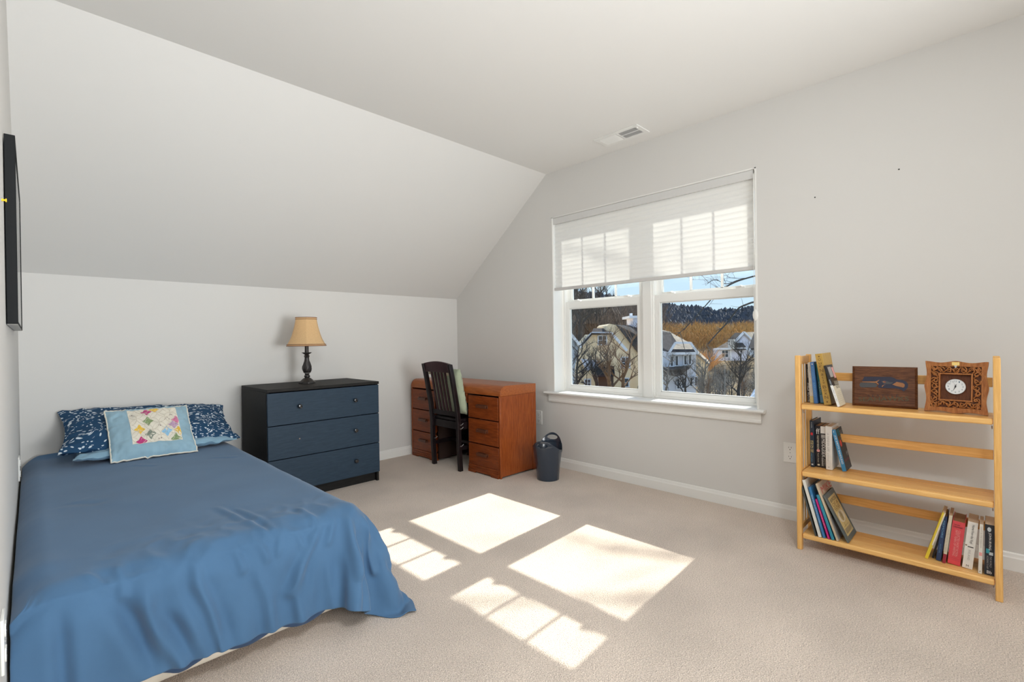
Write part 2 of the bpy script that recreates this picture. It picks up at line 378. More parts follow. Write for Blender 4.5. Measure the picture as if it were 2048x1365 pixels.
# ceiling vent
v = thing('ceiling_vent', 'white rectangular air vent in the ceiling above the window', 'vent', (-.207, -2.08, HC))
x0, x1, y0, y1 = -.290, -.122, -1.910, -2.252
MB().box((x0, y0, HC), (x1, y0-.03, HC-.006)).box((x0, y1, HC), (x1, y1+.03, HC-.006)).box((x0, y0-.03, HC), (x0+.03, y1+.03, HC-.006)).box((x1, y0-.03, HC), (x1-.03, y1+.03, HC-.006)).box((x0+.03, -2.075, HC), (x1-.03, -2.087, HC-.006)).build('frame', TRIM, v, bevel=.0015)
MB().box((x0+.03, y0-.03, HC-.0012), (x1-.03, y1+.03, HC-.0004)).build('duct', BLACKP, v)
lv = MB()
for k in range(15):                                          # left bank tilted towards the room, right bank open
    y = y0-.034 - k*(.122/14); lv.beam((x0+.03, y, HC-.005), (x1-.03, y, HC-.005), .0085, .0012, (0, .9, 1))
    y = -2.092 - k*(.125/14); lv.beam((x0+.03, y, HC-.0045), (x1-.03, y, HC-.0045), .0014, .0022, (0, 0, 1))
lv.box(((x0+x1)/2-.003, -2.087, HC-.006), ((x0+x1)/2+.003, y1+.03, HC-.001))
lv.build('louvers', TRIM, v, kind='stuff')
MB().box((-.262, -2.232, HC-.006), (-.248, -2.238, HC-.014)).build('lever', TRIM, v)

# cellular shade
SHY0, SHY1 = -1.290, -2.856
sh = thing('window_shade', 'white pleated cellular shade half lowered over the window', 'shade', (.03, -2.07, 2.05))
MB().box((.006, SHY0+.003, 2.011), (.052, SHY1-.003, 2.0625)).build('headrail', plain('shade_rail_white', (.66, .66, .65), .45), sh, bevel=.002)
SHF = cloth('shade_fabric', (.86, .86, .84), .02, 400, .13)
NP = 15; z0, z1 = 1.484, 2.011; pts = []
for k in range(NP*8+1): pts.append((.029-.0052*abs(math.sin(PI*k/8)), z1+(z0-z1)*k/(NP*8)))
m = MB()
for k in range(len(pts)):
    x, z = pts[k]; m.v += [Vector((x, SHY0, z)), Vector((x, (SHY0+SHY1)/2, z)), Vector((x, SHY1, z))]
for k in range(len(pts)-1):
    for q in (0, 1): m.f.append((3*k+q, 3*k+q+1, 3*k+4+q, 3*k+3+q)); m.m.append(0)
m.build('fabric', SHF, sh, smooth=60)
MB().box((.012, SHY0+.002, 1.462), (.048, SHY1-.002, 1.484)).build('bottom_rail', plain('shade_bottom_rail', (.62, .61, .60), .45), sh, bevel=.003)
yc = -2.862
MB().tube([(-.002, yc, 2.035), (-.004, yc+.001, 1.8), (-.004, yc+.002, 1.5), (-.003, yc+.004, 1.22)], .0014, 6).tube([(-.002, yc-.002, 2.035), (-.004, yc-.003, 1.6), (-.003, yc-.006, 1.35), (-.004, yc-.003, 1.22)], .0014, 6).build('cord', WHITEP, sh)
prf = [(.001, -.036), (.008, -.032), (.014, -.02), (.0165, 0), (.014, .018), (.008, .028), (.003, .033)]
k_ = MB().lathe(prf, (0, 0, 0), 16); k_.v = [Vector((p.x*.5-.006, p.y+yc-.004, p.z+1.187)) for p in k_.v]
k_.build('cord_tassel', WHITEP, sh, smooth=60)

# ------------------------------------------------------------------ outside: slope, houses, trees
FH = Vector((FWD.x, FWD.y, 0)).normalized(); RH = Vector((FH.y, -FH.x, 0))
def siding(name, col, pitch=.16, depth=.10):
    m, nt, b = new_mat(name); L = nt.links.new
    tc = nt.nodes.new('ShaderNodeTexCoord'); wv = nt.nodes.new('ShaderNodeTexWave'); wv.bands_direction = 'Z'; wv.wave_profile = 'SAW'
    wv.inputs['Scale'].default_value = 1/pitch/3.2
    r = nt.nodes.new('ShaderNodeValToRGB'); r.color_ramp.elements[0].position = .0; r.color_ramp.elements[1].position = .25
    r.color_ramp.elements[0].color = tuple(c*(1-depth*2) for c in col)+(1,); r.color_ramp.elements[1].color = (*col, 1)
    L(tc.outputs['Object'], wv.inputs['Vector']); L(wv.outputs['Fac'], r.inputs[0]); L(r.outputs[0], b.inputs['Base Color']); b.inputs['Roughness'].default_value = .7
    return m
TAN = siding('tan_siding', (.98, .74, .45)); LAV = siding('pale_lavender_siding', (.76, .76, .86)); WHS = siding('white_siding', (.74, .75, .80)); BLG = siding('blue_grey_siding', (.36, .41, .47))
SHIN = plain('dark_shingles', (.045, .043, .046), .95, spec=.03, noise_amt=.5, noise_scale=2.5)
SHINB = plain('brown_shingles', (.11, .09, .077), .95, spec=.03, noise_amt=.4, noise_scale=2.5)
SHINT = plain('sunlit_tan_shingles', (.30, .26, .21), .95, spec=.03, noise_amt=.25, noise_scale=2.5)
WTR = plain('white_house_trim', (.80, .80, .82), .5); PANE = plain('dark_house_glass', (.03, .035, .045), .1)
SHUT = plain('dark_shutter', (.035, .035, .045), .6)
BACK = FH
def facade(pts, depth, thick, mat, name, par):
    """wall slab standing square to the view axis; outline given where it is seen"""
    return MB().prism([at(x, y, depth) for x, y in pts], BACK*thick).build(name, mat, par)
def slab(pts, mat, name, par, thick=.15):
    """roof plane through (x, y, depth) corners"""
    P = [at(*q) for q in pts]; n = (P[1]-P[0]).cross(P[2]-P[0]).normalized()
    if n.z < 0: n = -n
    return MB().prism(P, -n*thick).build(name, mat, par)
def strip(pts, depth, w, mat, name, par):
    m = MB()
    for (a, b) in zip(pts[:-1], pts[1:]): m.beam(at(*a, depth), at(*b, depth), .12, w, (0, 0, 1))
    return m.build(name, mat, par)
def hwin(x0, y0, x1, y1, depth, par, mx=1, my=1, shutters=False):
    """framed window with recessed panes and glazing bars"""
    a = at((x0+x1)/2, (y0+y1)/2, depth); s = depth/FPX; w = (x1-x0)*s; h = (y1-y0)*s
    M = Matrix(((RH.x, 0, -FH.x, a.x), (RH.y, 0, -FH.y, a.y), (0, 1, 0, a.z), (0, 0, 0, 1)))
    f = .09; m = MB()
    m.cbox((-w/2+f/2, 0, .05), (f, h, .14), M).cbox((w/2-f/2, 0, .05), (f, h, .14), M).cbox((0, h/2-f/2, .05), (w, f, .14), M).cbox((0, -h/2+f/2, .06), (w+.1, f, .18), M)
    for k in range(1, mx+1): m.cbox((-w/2+w*k/(mx+1), 0, .05), (.05, h, .08), M)
    for k in range(1, my+1): m.cbox((0, -h/2+h*k/(my+1), .05), (w, .05, .08), M)
    o = m.build('window', WTR, par)
    MB().cbox((0, 0, .03), (w-.04, h-.04, .03), M).build('pane', PANE, o)
    return o
def house(name, label, px, py, depth):
    return thing(name, label, 'house', at(px, py, depth))

# big tan house straight across, its gables in the left window and its wing in the right one
D = 50.0
h = house('house', 'large tan house with clipped front gable seen through both window halves', 1270, 800, D)
facade([(1150, 745), (1164, 693), (1185, 669), (1221, 669), (1250, 701), (1262, 740), (1262, 815), (1150, 815)], D, 5, TAN, 'front_gable', h)
facade([(1214, 652), (1219, 648), (1234, 651), (1281, 712), (1318, 725), (1318, 815), (1214, 815)], D+1.0, 6, TAN, 'main_gable', h)
strip([(1160, 694), (1184, 667), (1223, 667), (1254, 702)], D-.15, .28, WTR, 'rake_trim', h)
slab([(1158, 695, D-.4), (1183, 667, D-.4), (1187, 664, D+4), (1160, 690, D+4)], SHIN, 'roof', h)
slab([(1182, 667, D-.4), (1223, 667, D-.4), (1222, 657, D+3), (1187, 657, D+3)], SHIN, 'roof', h)
slab([(1233, 650, D+.6), (1281, 712, D+.6), (1345, 706, D+1), (1353, 684, D+5), (1342, 666, D+9), (1300, 657, D+9), (1262, 651, D+7)], SHIN, 'roof', h)
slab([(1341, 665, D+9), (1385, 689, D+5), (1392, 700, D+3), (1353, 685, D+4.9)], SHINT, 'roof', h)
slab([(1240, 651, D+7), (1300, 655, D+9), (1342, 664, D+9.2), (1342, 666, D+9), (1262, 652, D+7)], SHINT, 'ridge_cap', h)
for a, b in (((1236, 652), (1276, 690)), ((1250, 655), (1282, 686))): strip([a, b], D+1.6, .16, WTR, 'rake_trim', h)
# chimney-like dormer box with cap
facade([(1266, 636), (1300, 635), (1300, 668), (1278, 668), (1266, 655)], D+4, 3, LAV, 'chimney', h)
facade([(1259, 632), (1303, 631), (1303, 636), (1259, 637)], D+3.7, 3.6, WTR, 'chimney_cap', h)
facade([(1261, 627), (1265, 627), (1265, 633), (1261, 633)], D+4.5, .5, WTR, 'chimney_pot', h)
hwin(1195, 671, 1214, 691, D-.05, h, 1, 1); hwin(1241, 714, 1260, 737, D-.05, h, 1, 1); hwin(1247, 756, 1258, 775, D-.05, h, 0, 1); hwin(1168, 758, 1182, 775, D-.05, h, 1, 1)
facade([(1196, 735), (1228, 733), (1230, 753), (1194, 755)], D-1.2, 1.2, SHIN, 'porch_roof', h)
facade([(1197, 755), (1227, 753), (1227, 790), (1197, 790)], D-.1, .5, plain('doorway_dark', (.10, .055, .035), .7), 'entry', h)
facade([(1162, 718), (1196, 722), (1196, 735), (1172, 742)], D-.25, .3, LAV, 'bay_panel', h)
# wing seen in the right half
facade([(1318, 700), (1341, 706), (1392, 706), (1392, 815), (1318, 815)], D+.2, 6, WHS, 'wing_wall', h)
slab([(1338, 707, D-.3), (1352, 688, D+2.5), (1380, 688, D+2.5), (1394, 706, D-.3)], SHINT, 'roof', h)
slab([(1341, 706, D-.4), (1345, 699, D-.1), (1388, 699, D-.1), (1392, 706, D-.4)], SHIN, 'roof', h)
strip([(1337, 708), (1351, 686), (1381, 686), (1396, 707)], D-.5, .22, WTR, 'rake_trim', h); strip([(1336, 708), (1396, 707)], D-.5, .25, WTR, 'gutter', h)
for q in ((1339, 712, 1347, 734), (1348.5, 711, 1357, 733), (1366, 710, 1374, 731), (1375.5, 709, 1383, 730), (1352, 757, 1360, 779), (1361.5, 756, 1370, 778), (1378, 754, 1386, 774), (1387.5, 753, 1395, 773)): hwin(*q, D+.12, h, 0, 0)
slab([(1318, 742, D-1.5), (1376, 737, D-1.5), (1382, 732, D+.2), (1318, 735, D+.2)], SHINB, 'porch_roof', h); facade([(1330, 742), (1374, 738), (1366, 750), (1352, 754), (1338, 751)], D-1.4, 1.0, SHINB, 'porch_gable', h)
facade([(1392, 706), (1398, 712), (1418, 727), (1414, 760), (1414, 815), (1390, 815), (1390, 712)], D+.6, 5, TAN, 'side_wall', h)
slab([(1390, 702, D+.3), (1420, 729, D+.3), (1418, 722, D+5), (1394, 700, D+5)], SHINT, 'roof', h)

# lavender house on the right
D = 62.0
h = house('house', 'pale lavender house with small gable and cream chimney, far right in the window', 1465, 720, D)
facade([(1434, 698), (1495, 697), (1495, 722), (1434, 722)], D, 1.2, LAV, 'wall', h)
facade([(1474, 682), (1488, 667), (1506, 684), (1500, 700), (1482, 700)], D+2, .5, LAV, 'gable', h)
slab([(1473, 683, D+1.9), (1488, 666, D+1.9), (1470, 666, D+7), (1455, 682, D+7)], SHINB, 'roof', h)
strip([(1470, 684), (1488, 665), (1509, 686)], D+1.8, .3, WTR, 'rake_trim', h)
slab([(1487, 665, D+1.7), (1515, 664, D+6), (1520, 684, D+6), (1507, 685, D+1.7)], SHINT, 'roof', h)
slab([(1430, 698, D-.4), (1463, 679, D+4), (1478, 679, D+4), (1494, 698, D-.4)], SHINB, 'roof', h); slab([(1466, 698, D-.7), (1469, 680, D+3.6), (1478, 679, D+3.6), (1496, 698, D-.7)], SHIN, 'roof', h)
facade([(1463, 679), (1470, 679), (1470, 698), (1463, 698)], D-.9, 1.0, plain('cream_chimney', (.75, .72, .64), .8), 'chimney', h)
strip([(1429, 698.5), (1497, 697.5)], D-.6, .22, WTR, 'gutter', h)
hwin(1442, 700, 1457, 716, D-.05, h, 1, 1); strip([(1461, 699), (1461, 722)], D-.1, .3, WTR, 'corner_trim', h)
# nearer house whose eave cuts the right edge of the pane
D = 34.0
h = house('house', 'dark roofed house with white gutter cut by the right window edge', 1520, 720, D)
slab([(1497, 698, D), (1513, 655, D+4), (1560, 650, D+6), (1560, 690, D)], SHIN, 'roof', h)
facade([(1499, 699), (1560, 690), (1560, 725), (1512, 716), (1501, 711)], D+.4, .4, WHS, 'wall', h)
strip([(1494, 698), (1500, 701), (1502, 710), (1516, 716)], D, .2, WTR, 'gutter', h)
D = 22.0
h = house('house', 'pale gable corner of a low roof at the bottom right of the window', 1525, 800, D)
facade([(1502, 806), (1516, 781), (1560, 740), (1560, 815), (1502, 815)], D, .35, WHS, 'wall', h); strip([(1498, 800), (1560, 742)], D-.1, .1, WTR, 'rake_trim', h)
# blue-grey house at the left edge of the view
D = 44.0
h = house('house', 'blue-grey house with white rake at the left edge of the window view', 1135, 760, D)
facade([(1100, 625), (1140, 672), (1158, 695), (1150, 735), (1146, 815), (1100, 815)], D, 4, BLG, 'wall', h)
slab([(1096, 612, D-.3), (1163, 694, D-.3), (1163, 690, D+4), (1096, 608, D+4)], SHIN, 'roof', h); strip([(1096, 613), (1163, 695)], D-.35, .25, WTR, 'rake_trim', h)

# ground falling away and the wooded hills
def forest_mat(name, c1, c2, c3, sc):
    m, nt, b = new_mat(name); L = nt.links.new
    tc = nt.nodes.new('ShaderNodeTexCoord'); n = nt.nodes.new('ShaderNodeTexNoise'); n.inputs['Scale'].default_value = sc; n.inputs['Detail'].default_value = 9; n.inputs['Roughness'].default_value = .7
    r = nt.nodes.new('ShaderNodeValToRGB'); r.color_ramp.elements[0].position = .36; r.color_ramp.elements[1].position = .64; r.color_ramp.elements[0].color = (*c1, 1); r.color_ramp.elements[1].color = (*c2, 1)
    e = r.color_ramp.elements.new(.5); e.color = (*c3, 1)
    L(tc.outputs['Object'], n.inputs['Vector']); L(n.outputs['Fac'], r.inputs[0]); L(r.outputs[0], b.inputs['Base Color']); b.inputs['Roughness'].default_value = 1; b.inputs['Specular IOR Level'].default_value = 0
    return m
GROUND = forest_mat('dry_winter_ground', (.13, .105, .07), (.32, .26, .175), (.22, .175, .115), .4)
HILLM = forest_mat('bare_woodland_hillside', (.055, .058, .072), (.15, .125, .11), (.095, .085, .085), .22)
def hill_top(px):
    k = [(900, 586), (1100, 580), (1160, 586), (1215, 593), (1265, 600), (1323, 609), (1360, 614), (1400, 617), (1440, 624), (1475, 622), (1515, 615), (1700, 600)]
    for (a, ya), (b, yb) in zip(k, k[1:]):
        if a <= px <= b: return ya+(yb-ya)*(px-a)/(b-a)
    return 600
def terrain(name, d_of, y_of, nx, nd, mat, label, jit):
    m = MB(); random.seed(7)
    def fn(u, v):
        px = 900+800*u; d = d_of(v); p = at(px, y_of(px, v), d)
        p.z += jit*noise.noise(p*.03); return p
    m.grid(fn, nx, nd)
    return struct_tag(m.build(name, mat, smooth=180), label)
terrain('hill', lambda v: 170+v*190, lambda px, v: 700+(hill_top(px)+4-700)*(v**.75), 60, 22, HILLM, 'wooded hillside behind the houses', 2.0)
gnd = MB().grid(lambda u, v: CAM+FH*(8+v*182)+RH*((u-.5)*(60+v*420))+Vector((0, 0, -9.5+v*v*8.0-.6*math.sin(u*9+v*5)))-Vector((0, 0, 0)), 50, 50)
struct_tag(gnd.build('ground', GROUND, smooth=180), 'leafless winter ground between the houses')

# bare trees -------------------------------------------------------
BARKD = plain('dark_bark', (.045, .037, .032), .9); BARKB = plain('warm_brown_bark', (.20, .115, .06), .9, noise_amt=.3, noise_scale=3); BARKG = plain('grey_bark', (.20, .18, .155), .9, noise_amt=.3, noise_scale=3)
TWIGO = plain('golden_twigs', (.46, .275, .092), .95, noise_amt=.75, noise_scale=11); TWIGB = plain('brown_twigs', (.17, .118, .084), .95, noise_amt=.7, noise_scale=11); TWIGD = plain('slate_twigs', (.055, .060, .075), .95, noise_amt=.3, noise_scale=.2)
def limb(m, p, d, L, r, lev, rng, spread, n=4, droop=0.0):
    pts = [p]; q = p; dd = d.normalized(); segs = 3 if lev else 4
    for i in range(segs):
        dd = (dd+Vector((rng.uniform(-1, 1), rng.uniform(-1, 1), rng.uniform(-.5, .9)))*.16-Vector((0, 0, droop))).normalized()
        q = q+dd*L/segs; pts.append(q)
    m.tube(pts, [r*(1-.55*i/segs) for i in range(segs+1)], n if r > .02 else 3, cap=False)
    if lev <= 0: return
    for k in range(rng.randint(3, 5)):
        t = rng.uniform(.35, 1); i = min(int(t*segs), segs-1); o = pts[i].lerp(pts[i+1], t*segs-i)
        ax = Vector((rng.uniform(-1, 1), rng.uniform(-1, 1), rng.uniform(-.1, .8))).normalized()
        limb(m, o, dd*(1-spread)+ax*spread+Vector((0, 0, .12)), L*rng.uniform(.5, .75), r*.5, lev-1, rng, spread, n, droop)
def bare_tree(name, label, base, top, depth, r, mat, lev=3, seed=1, spread=.62, group=None, nb=6, cat='tree'):
    rng = random.Random(seed); B = at(*base, depth); T = at(*top, depth); H = (T-B).length
    t = thing(name, label, cat, B, group=group)
    pts = [B+(T-B)*k/7+RH*rng.uniform(-.02, .02)*H*(k > 0)+FH*rng.uniform(-.02, .02)*H*(k > 0) for k in range(8)]
    MB().tube(pts, [r*(1-.82*k/7) for k in range(8)], 7).build('trunk', mat, t, smooth=180)
    m = MB()
    for k in range(nb):
        f = .25+.72*k/max(1, nb-1); i = min(6, int(f*7)); o = pts[i].lerp(pts[i+1], f*7-i); a = rng.uniform(0, 2*PI)
        limb(m, o, Vector((math.cos(a), math.sin(a), rng.uniform(.5, 1.3))), H*(.42-.20*f)*rng.uniform(.8, 1.2), r*(.55-.3*f), lev-1, rng, spread)
    m.build('branches', mat, t)
    return t
bare_tree('bare_tree', 'orange-brown bare tree in front of the tan house, left window half', (1221, 812), (1216, 690), 33, .20, BARKB, 4, 11, nb=10)
bare_tree('bare_tree', 'slanting brown bare tree before the tan house, beside the window mullion', (1238, 812), (1263, 680), 34, .17, BARKB, 4, 5, nb=8)
bare_tree('bare_tree', 'dark forked bare tree in front of the tan house entry', (1196, 812), (1190, 712), 30, .13, BARKD, 4, 21, nb=8)
bare_tree('bare_tree', 'grey bare tree crossing the blue-grey house at the far left of the view', (1143, 812), (1160, 690), 27, .12, BARKD, 4, 8, nb=9)
bare_tree('bare_tree', 'tall dark bare tree rising behind the left sash into the sky', (1160, 720), (1166, 570), 75, .45, BARKD, 4, 31, nb=11)
bare_tree('bare_tree', 'dark bare tree on the skyline at the left edge of the upper pane', (1142, 700), (1146, 566), 70, .4, BARKD, 4, 32, nb=11)
bare_tree('bare_tree', 'second dark bare tree on the skyline of the upper left pane', (1190, 720), (1196, 580), 82, .45, BARKD, 4, 36, nb=11)
bare_tree('bare_tree', 'grey shrubby tree against the white wing, lower left of right window half', (1328, 812), (1340, 720), 29, .10, BARKG, 4, 14, nb=9)
bare_tree('bare_tree', 'small dark bare tree in front of the white wing windows', (1371, 812), (1372, 735), 30, .10, BARKD, 4, 16, nb=8)
bare_tree('bare_tree', 'spreading bare tree between the white wing and the thicket', (1402, 815), (1412, 718), 32, .12, BARKG, 4, 18, nb=9)
bare_tree('bare_tree', 'leafless dark tree standing in the thicket before the lavender house', (1476, 815), (1484, 700), 30, .13, BARKD, 4, 19, nb=10)
# ochre ornamental grass clump behind the wing
g = MB(); rng = random.Random(3)
B = at(1415, 745, 58)
for k in range(160):
    a = rng.uniform(0, 2*PI); s = rng.uniform(.3, 2.3); hgt = rng.uniform(2.2, 4.4)
    P = [B+Vector((math.cos(a)*s*f*1.0, math.sin(a)*s*f, hgt*(f-.35*f*f))) for f in (0, .4, .75, 1)]
    g.tube(P, [.05, .045, .03, .01], 3, cap=False)
tag(g.build('ornamental_grass', plain('ochre_straw', (.60, .34, .13), .9)), 'tall ochre grass clump beyond the white wing of the tan house', 'grass', kind='stuff')

# thicket of slender trunks, lower right
rng = random.Random(12)
protos = []
for i in range(5):
    m = MB()
    hgt = 1.0
    pts = [Vector((rng.uniform(-.02, .02)*k/3, rng.uniform(-.02, .02)*k/3, hgt*k/5)) for k in range(6)]
    m.tube(pts, [.011*(1-.75*k/5) for k in range(6)], 5)
    for k in range(16):
        f = rng.uniform(.25, .95); a = rng.uniform(0, 2*PI); p = Vector((0, 0, f)); L = .30*(1.15-f)
        limb(m, p, Vector((math.cos(a), math.sin(a), rng.uniform(.6, 1.8))), L, .0045*(1.2-f), 1, rng, .6, 3)
    protos.append(m)
bk = [BARKG, BARKB, BARKD, BARKG, plain('pale_bark', (.34, .31, .27), .9)]
first = {}
for k in range(64):
    px = rng.uniform(1398, 1520); d = rng.uniform(27, 46); yb = 815; yt = rng.uniform(722, 752)
    B = at(px, yb, d); Hh = (at(px, yt, d)-B).length; i = k % 5
    if i not in first:
        o = protos[i].build('bare_sapling', bk[i]); first[i] = o
    else:
        o = first[i].copy(); COL.objects.link(o)
    o.location = B; o.scale = (Hh*1.1, Hh*1.1, Hh); o.rotation_euler = (0, 0, rng.uniform(0, 6.28))
    tag(o, 'slender leafless trunk in the thicket at the lower right of the window view', 'tree', 'bare saplings of the thicket')

# woodland on the slopes: golden trees in the middle distance, brown ones left, slate ones along the crest
def crown_proto(n, seed, wdt, twig):
    rng = random.Random(seed); m = MB()
    m.tube([(0, 0, 0), (.01, 0, .35), (0, .01, .6)], [.018, .013, .007], 5)
    for k in range(n):
        f = rng.random(); a = rng.uniform(0, 2*PI); z0 = rng.uniform(.12, .72); r0 = rng.uniform(0, .35)*wdt
        p = Vector((r0*math.cos(a), r0*math.sin(a), z0)); lean = rng.uniform(.15, .8)
        q = p+Vector((math.cos(a)*lean, math.sin(a)*lean, 1)).normalized()*rng.uniform(.12, .30)
        s = Vector((-math.sin(a), math.cos(a), 0))*twig; u = Vector((0, 0, twig*.5))
        m.add([p-s, p+s, q, p+Vector((math.cos(a), math.sin(a), 0))*twig], [(0, 1, 2), (1, 3, 2), (3, 0, 2)])
    return m
def wood_of(n, seed, mat, pxr, dr, yb_fn, hgt, label, group, protos=4, wdt=1.0, twigs=170, twig=.006):
    rng = random.Random(seed); first = []
    for i in range(protos): first.append(None)
    for k in range(n):
        px = rng.uniform(*pxr); d = rng.uniform(*dr); i = k % protos
        if first[i] is None:
            o = crown_proto(twigs, seed*10+i, wdt, twig).build('bare_tree', mat); first[i] = o
        else: o = first[i].copy(); COL.objects.link(o)
        Hh = rng.uniform(*hgt); o.location = at(px, yb_fn(px, d), d); o.scale = (Hh*1.0, Hh*1.0, Hh); o.rotation_euler = (0, 0, rng.uniform(0, 6.28))
        tag(o, label, 'tree', group)
wood_of(150, 41, TWIGO, (1316, 1524), (95, 165), lambda px, d: 713-(d-95)*.48, (5.5, 8.0), 'golden leafless tree in the wood beyond the houses', 'golden trees beyond the houses', twigs=150, twig=.011)
wood_of(130, 42, TWIGB, (1118, 1312), (80, 165), lambda px, d: 712-(d-80)*.72, (7, 11), 'brown leafless tree on the hillside behind the tan house', 'brown trees behind the tan house', twigs=150, twig=.009)
# crest trees, too many and too small to tell apart
m = MB(); rng = random.Random(9)
for k in range(5200):
    px = rng.uniform(1085, 1560); v = rng.random()**.6; d = 172+v*188
    y = 700+(hill_top(px)+4-700)*(v**.75); p = at(px, y, d); Hh = rng.uniform(2.2, 4.6)*(1.35 if rng.random() < .06 else 1)
    w_ = Hh*rng.uniform(.22, .42); a = rng.uniform(0, PI)
    s = Vector((math.cos(a), math.sin(a), 0))*w_; s2 = Vector((-math.sin(a), math.cos(a), 0))*w_; c = p+Vector((rng.uniform(-.3, .3), 0, Hh)); md = p+Vector((0, 0, Hh*.55))
    m.add([p, md+s, md+s2, md-s, md-s2, c], [(0, 1, 2), (0, 2, 3), (0, 3, 4), (0, 4, 1), (1, 5, 2), (2, 5, 3), (3, 5, 4), (4, 5, 1)])
tag(m.build('hillside_woods', TWIGD), 'slate-brown bare woods covering the hill crest', 'woods', kind='stuff')

# the tree just outside: limbs cross the right pane and throw their shadows on the carpet
T = thing('bare_tree', 'near bare tree whose dark branches cross the right window pane', 'tree', (9.2, -8.6, -8.4))
trunk = [Vector((9.2, -8.6, -8.4)), Vector((9.1, -8.3, -4)), Vector((9.0, -7.9, 0)), Vector((8.7, -7.2, 3.0)), Vector((8.4, -6.2, 5.5)), Vector((8.0, -5.2, 7.5)), Vector((7.8, -4.4, 9.3))]
MB().tube(trunk, [.24, .22, .19, .16, .12, .08, .04], 8).build('trunk', BARKD, T, smooth=180)
def spl(pts, n=16):
    P = [Vector(p) for p in pts]; out = []
    for i in range(len(P)-1):
        p0 = P[max(i-1, 0)]; p1 = P[i]; p2 = P[i+1]; p3 = P[min(i+2, len(P)-1)]
        for k in range(n):
            t = k/n; out.append(.5*((2*p1)+(p2-p0)*t+(2*p0-5*p1+4*p2-p3)*t*t+(3*p1-p0-3*p2+p3)*t**3))
    return out+[P[-1]]
def branch(pts, r0, r1, seed, twigs=10, tl=.7):
    rng = random.Random(seed); S = spl(pts, 6); n = len(S); m = MB()
    m.tube(S, [r0+(r1-r0)*i/(n-1) for i in range(n)], 6)
    for k in range(twigs):
        i = rng.randint(n//5, n-2); d = (S[i+1]-S[i]).normalized()
        limb(m, S[i], d+Vector((rng.uniform(-1, 1), rng.uniform(-1, 1), rng.uniform(-.3, .9)))*.8, tl*rng.uniform(.5, 1.2), r1*.7+.002, 1, rng, .6, 3)
    m.build('branch', BARKD, T)
DT = 9.5
branch([trunk[2], at(2400, 660, 7.0), at(1980, 628, 8.2), at(1720, 612, 9.0), at(1600, 605, DT), at(1550, 603, DT), at(1513, 604, DT), at(1494, 609, DT), at(1475, 619, DT), at(1455, 645, DT), at(1430, 672, DT), at(1416, 689, DT)], .036, .010, 1, 4, .3)
branch([trunk[3], at(2200, 500, 7.4), at(1850, 515, 8.6), at(1670, 530, 9.2), at(1580, 540, DT), at(1535, 547, DT), at(1500, 555, DT), at(1470, 565, DT), at(1440, 582, DT), at(1418, 604, DT), at(1397, 628, DT), at(1372, 655, DT), at(1352, 672, DT)], .024, .007, 2, 8, .5)
branch([at(1500, 555, DT), at(1478, 560, DT), at(1452, 568, DT), at(1432, 560, DT), at(1415, 566, DT)], .009, .004, 3, 8, .5)
branch([trunk[3], at(2150, 480, 7.6), at(1820, 490, 8.7), at(1650, 495, 9.3), at(1560, 498, DT), at(1490, 500, DT), at(1455, 520, DT), at(1410, 535, DT)], .017, .005, 4, 10, .6)
# higher limbs standing in the sunlight's path
branch([trunk[4], (7.6, -4.6, 5.9), (7.2, -3.4, 6.4), (7.0, -2.6, 6.3), (6.9, -1.6, 6.9), (6.8, -.8, 7.0)], .055, .012, 6, 12, .7)
branch([trunk[4], (7.2, -3.9, 5.2), (6.8, -3.0, 5.35), (6.6, -2.4, 5.75), (6.4, -1.7, 5.7)], .045, .010, 7, 12, .6)
branch([trunk[5], (7.6, -3.9, 7.4), (7.4, -2.9, 7.3), (7.2, -2.1, 7.7), (7.1, -1.3, 7.6)], .05, .012, 8, 10, .6)
branch([trunk[3], (7.6, -5.0, 4.4), (7.2, -3.6, 5.0), (7.0, -2.9, 5.6), (6.9, -2.5, 6.2)], .05, .014, 9, 9, .6)

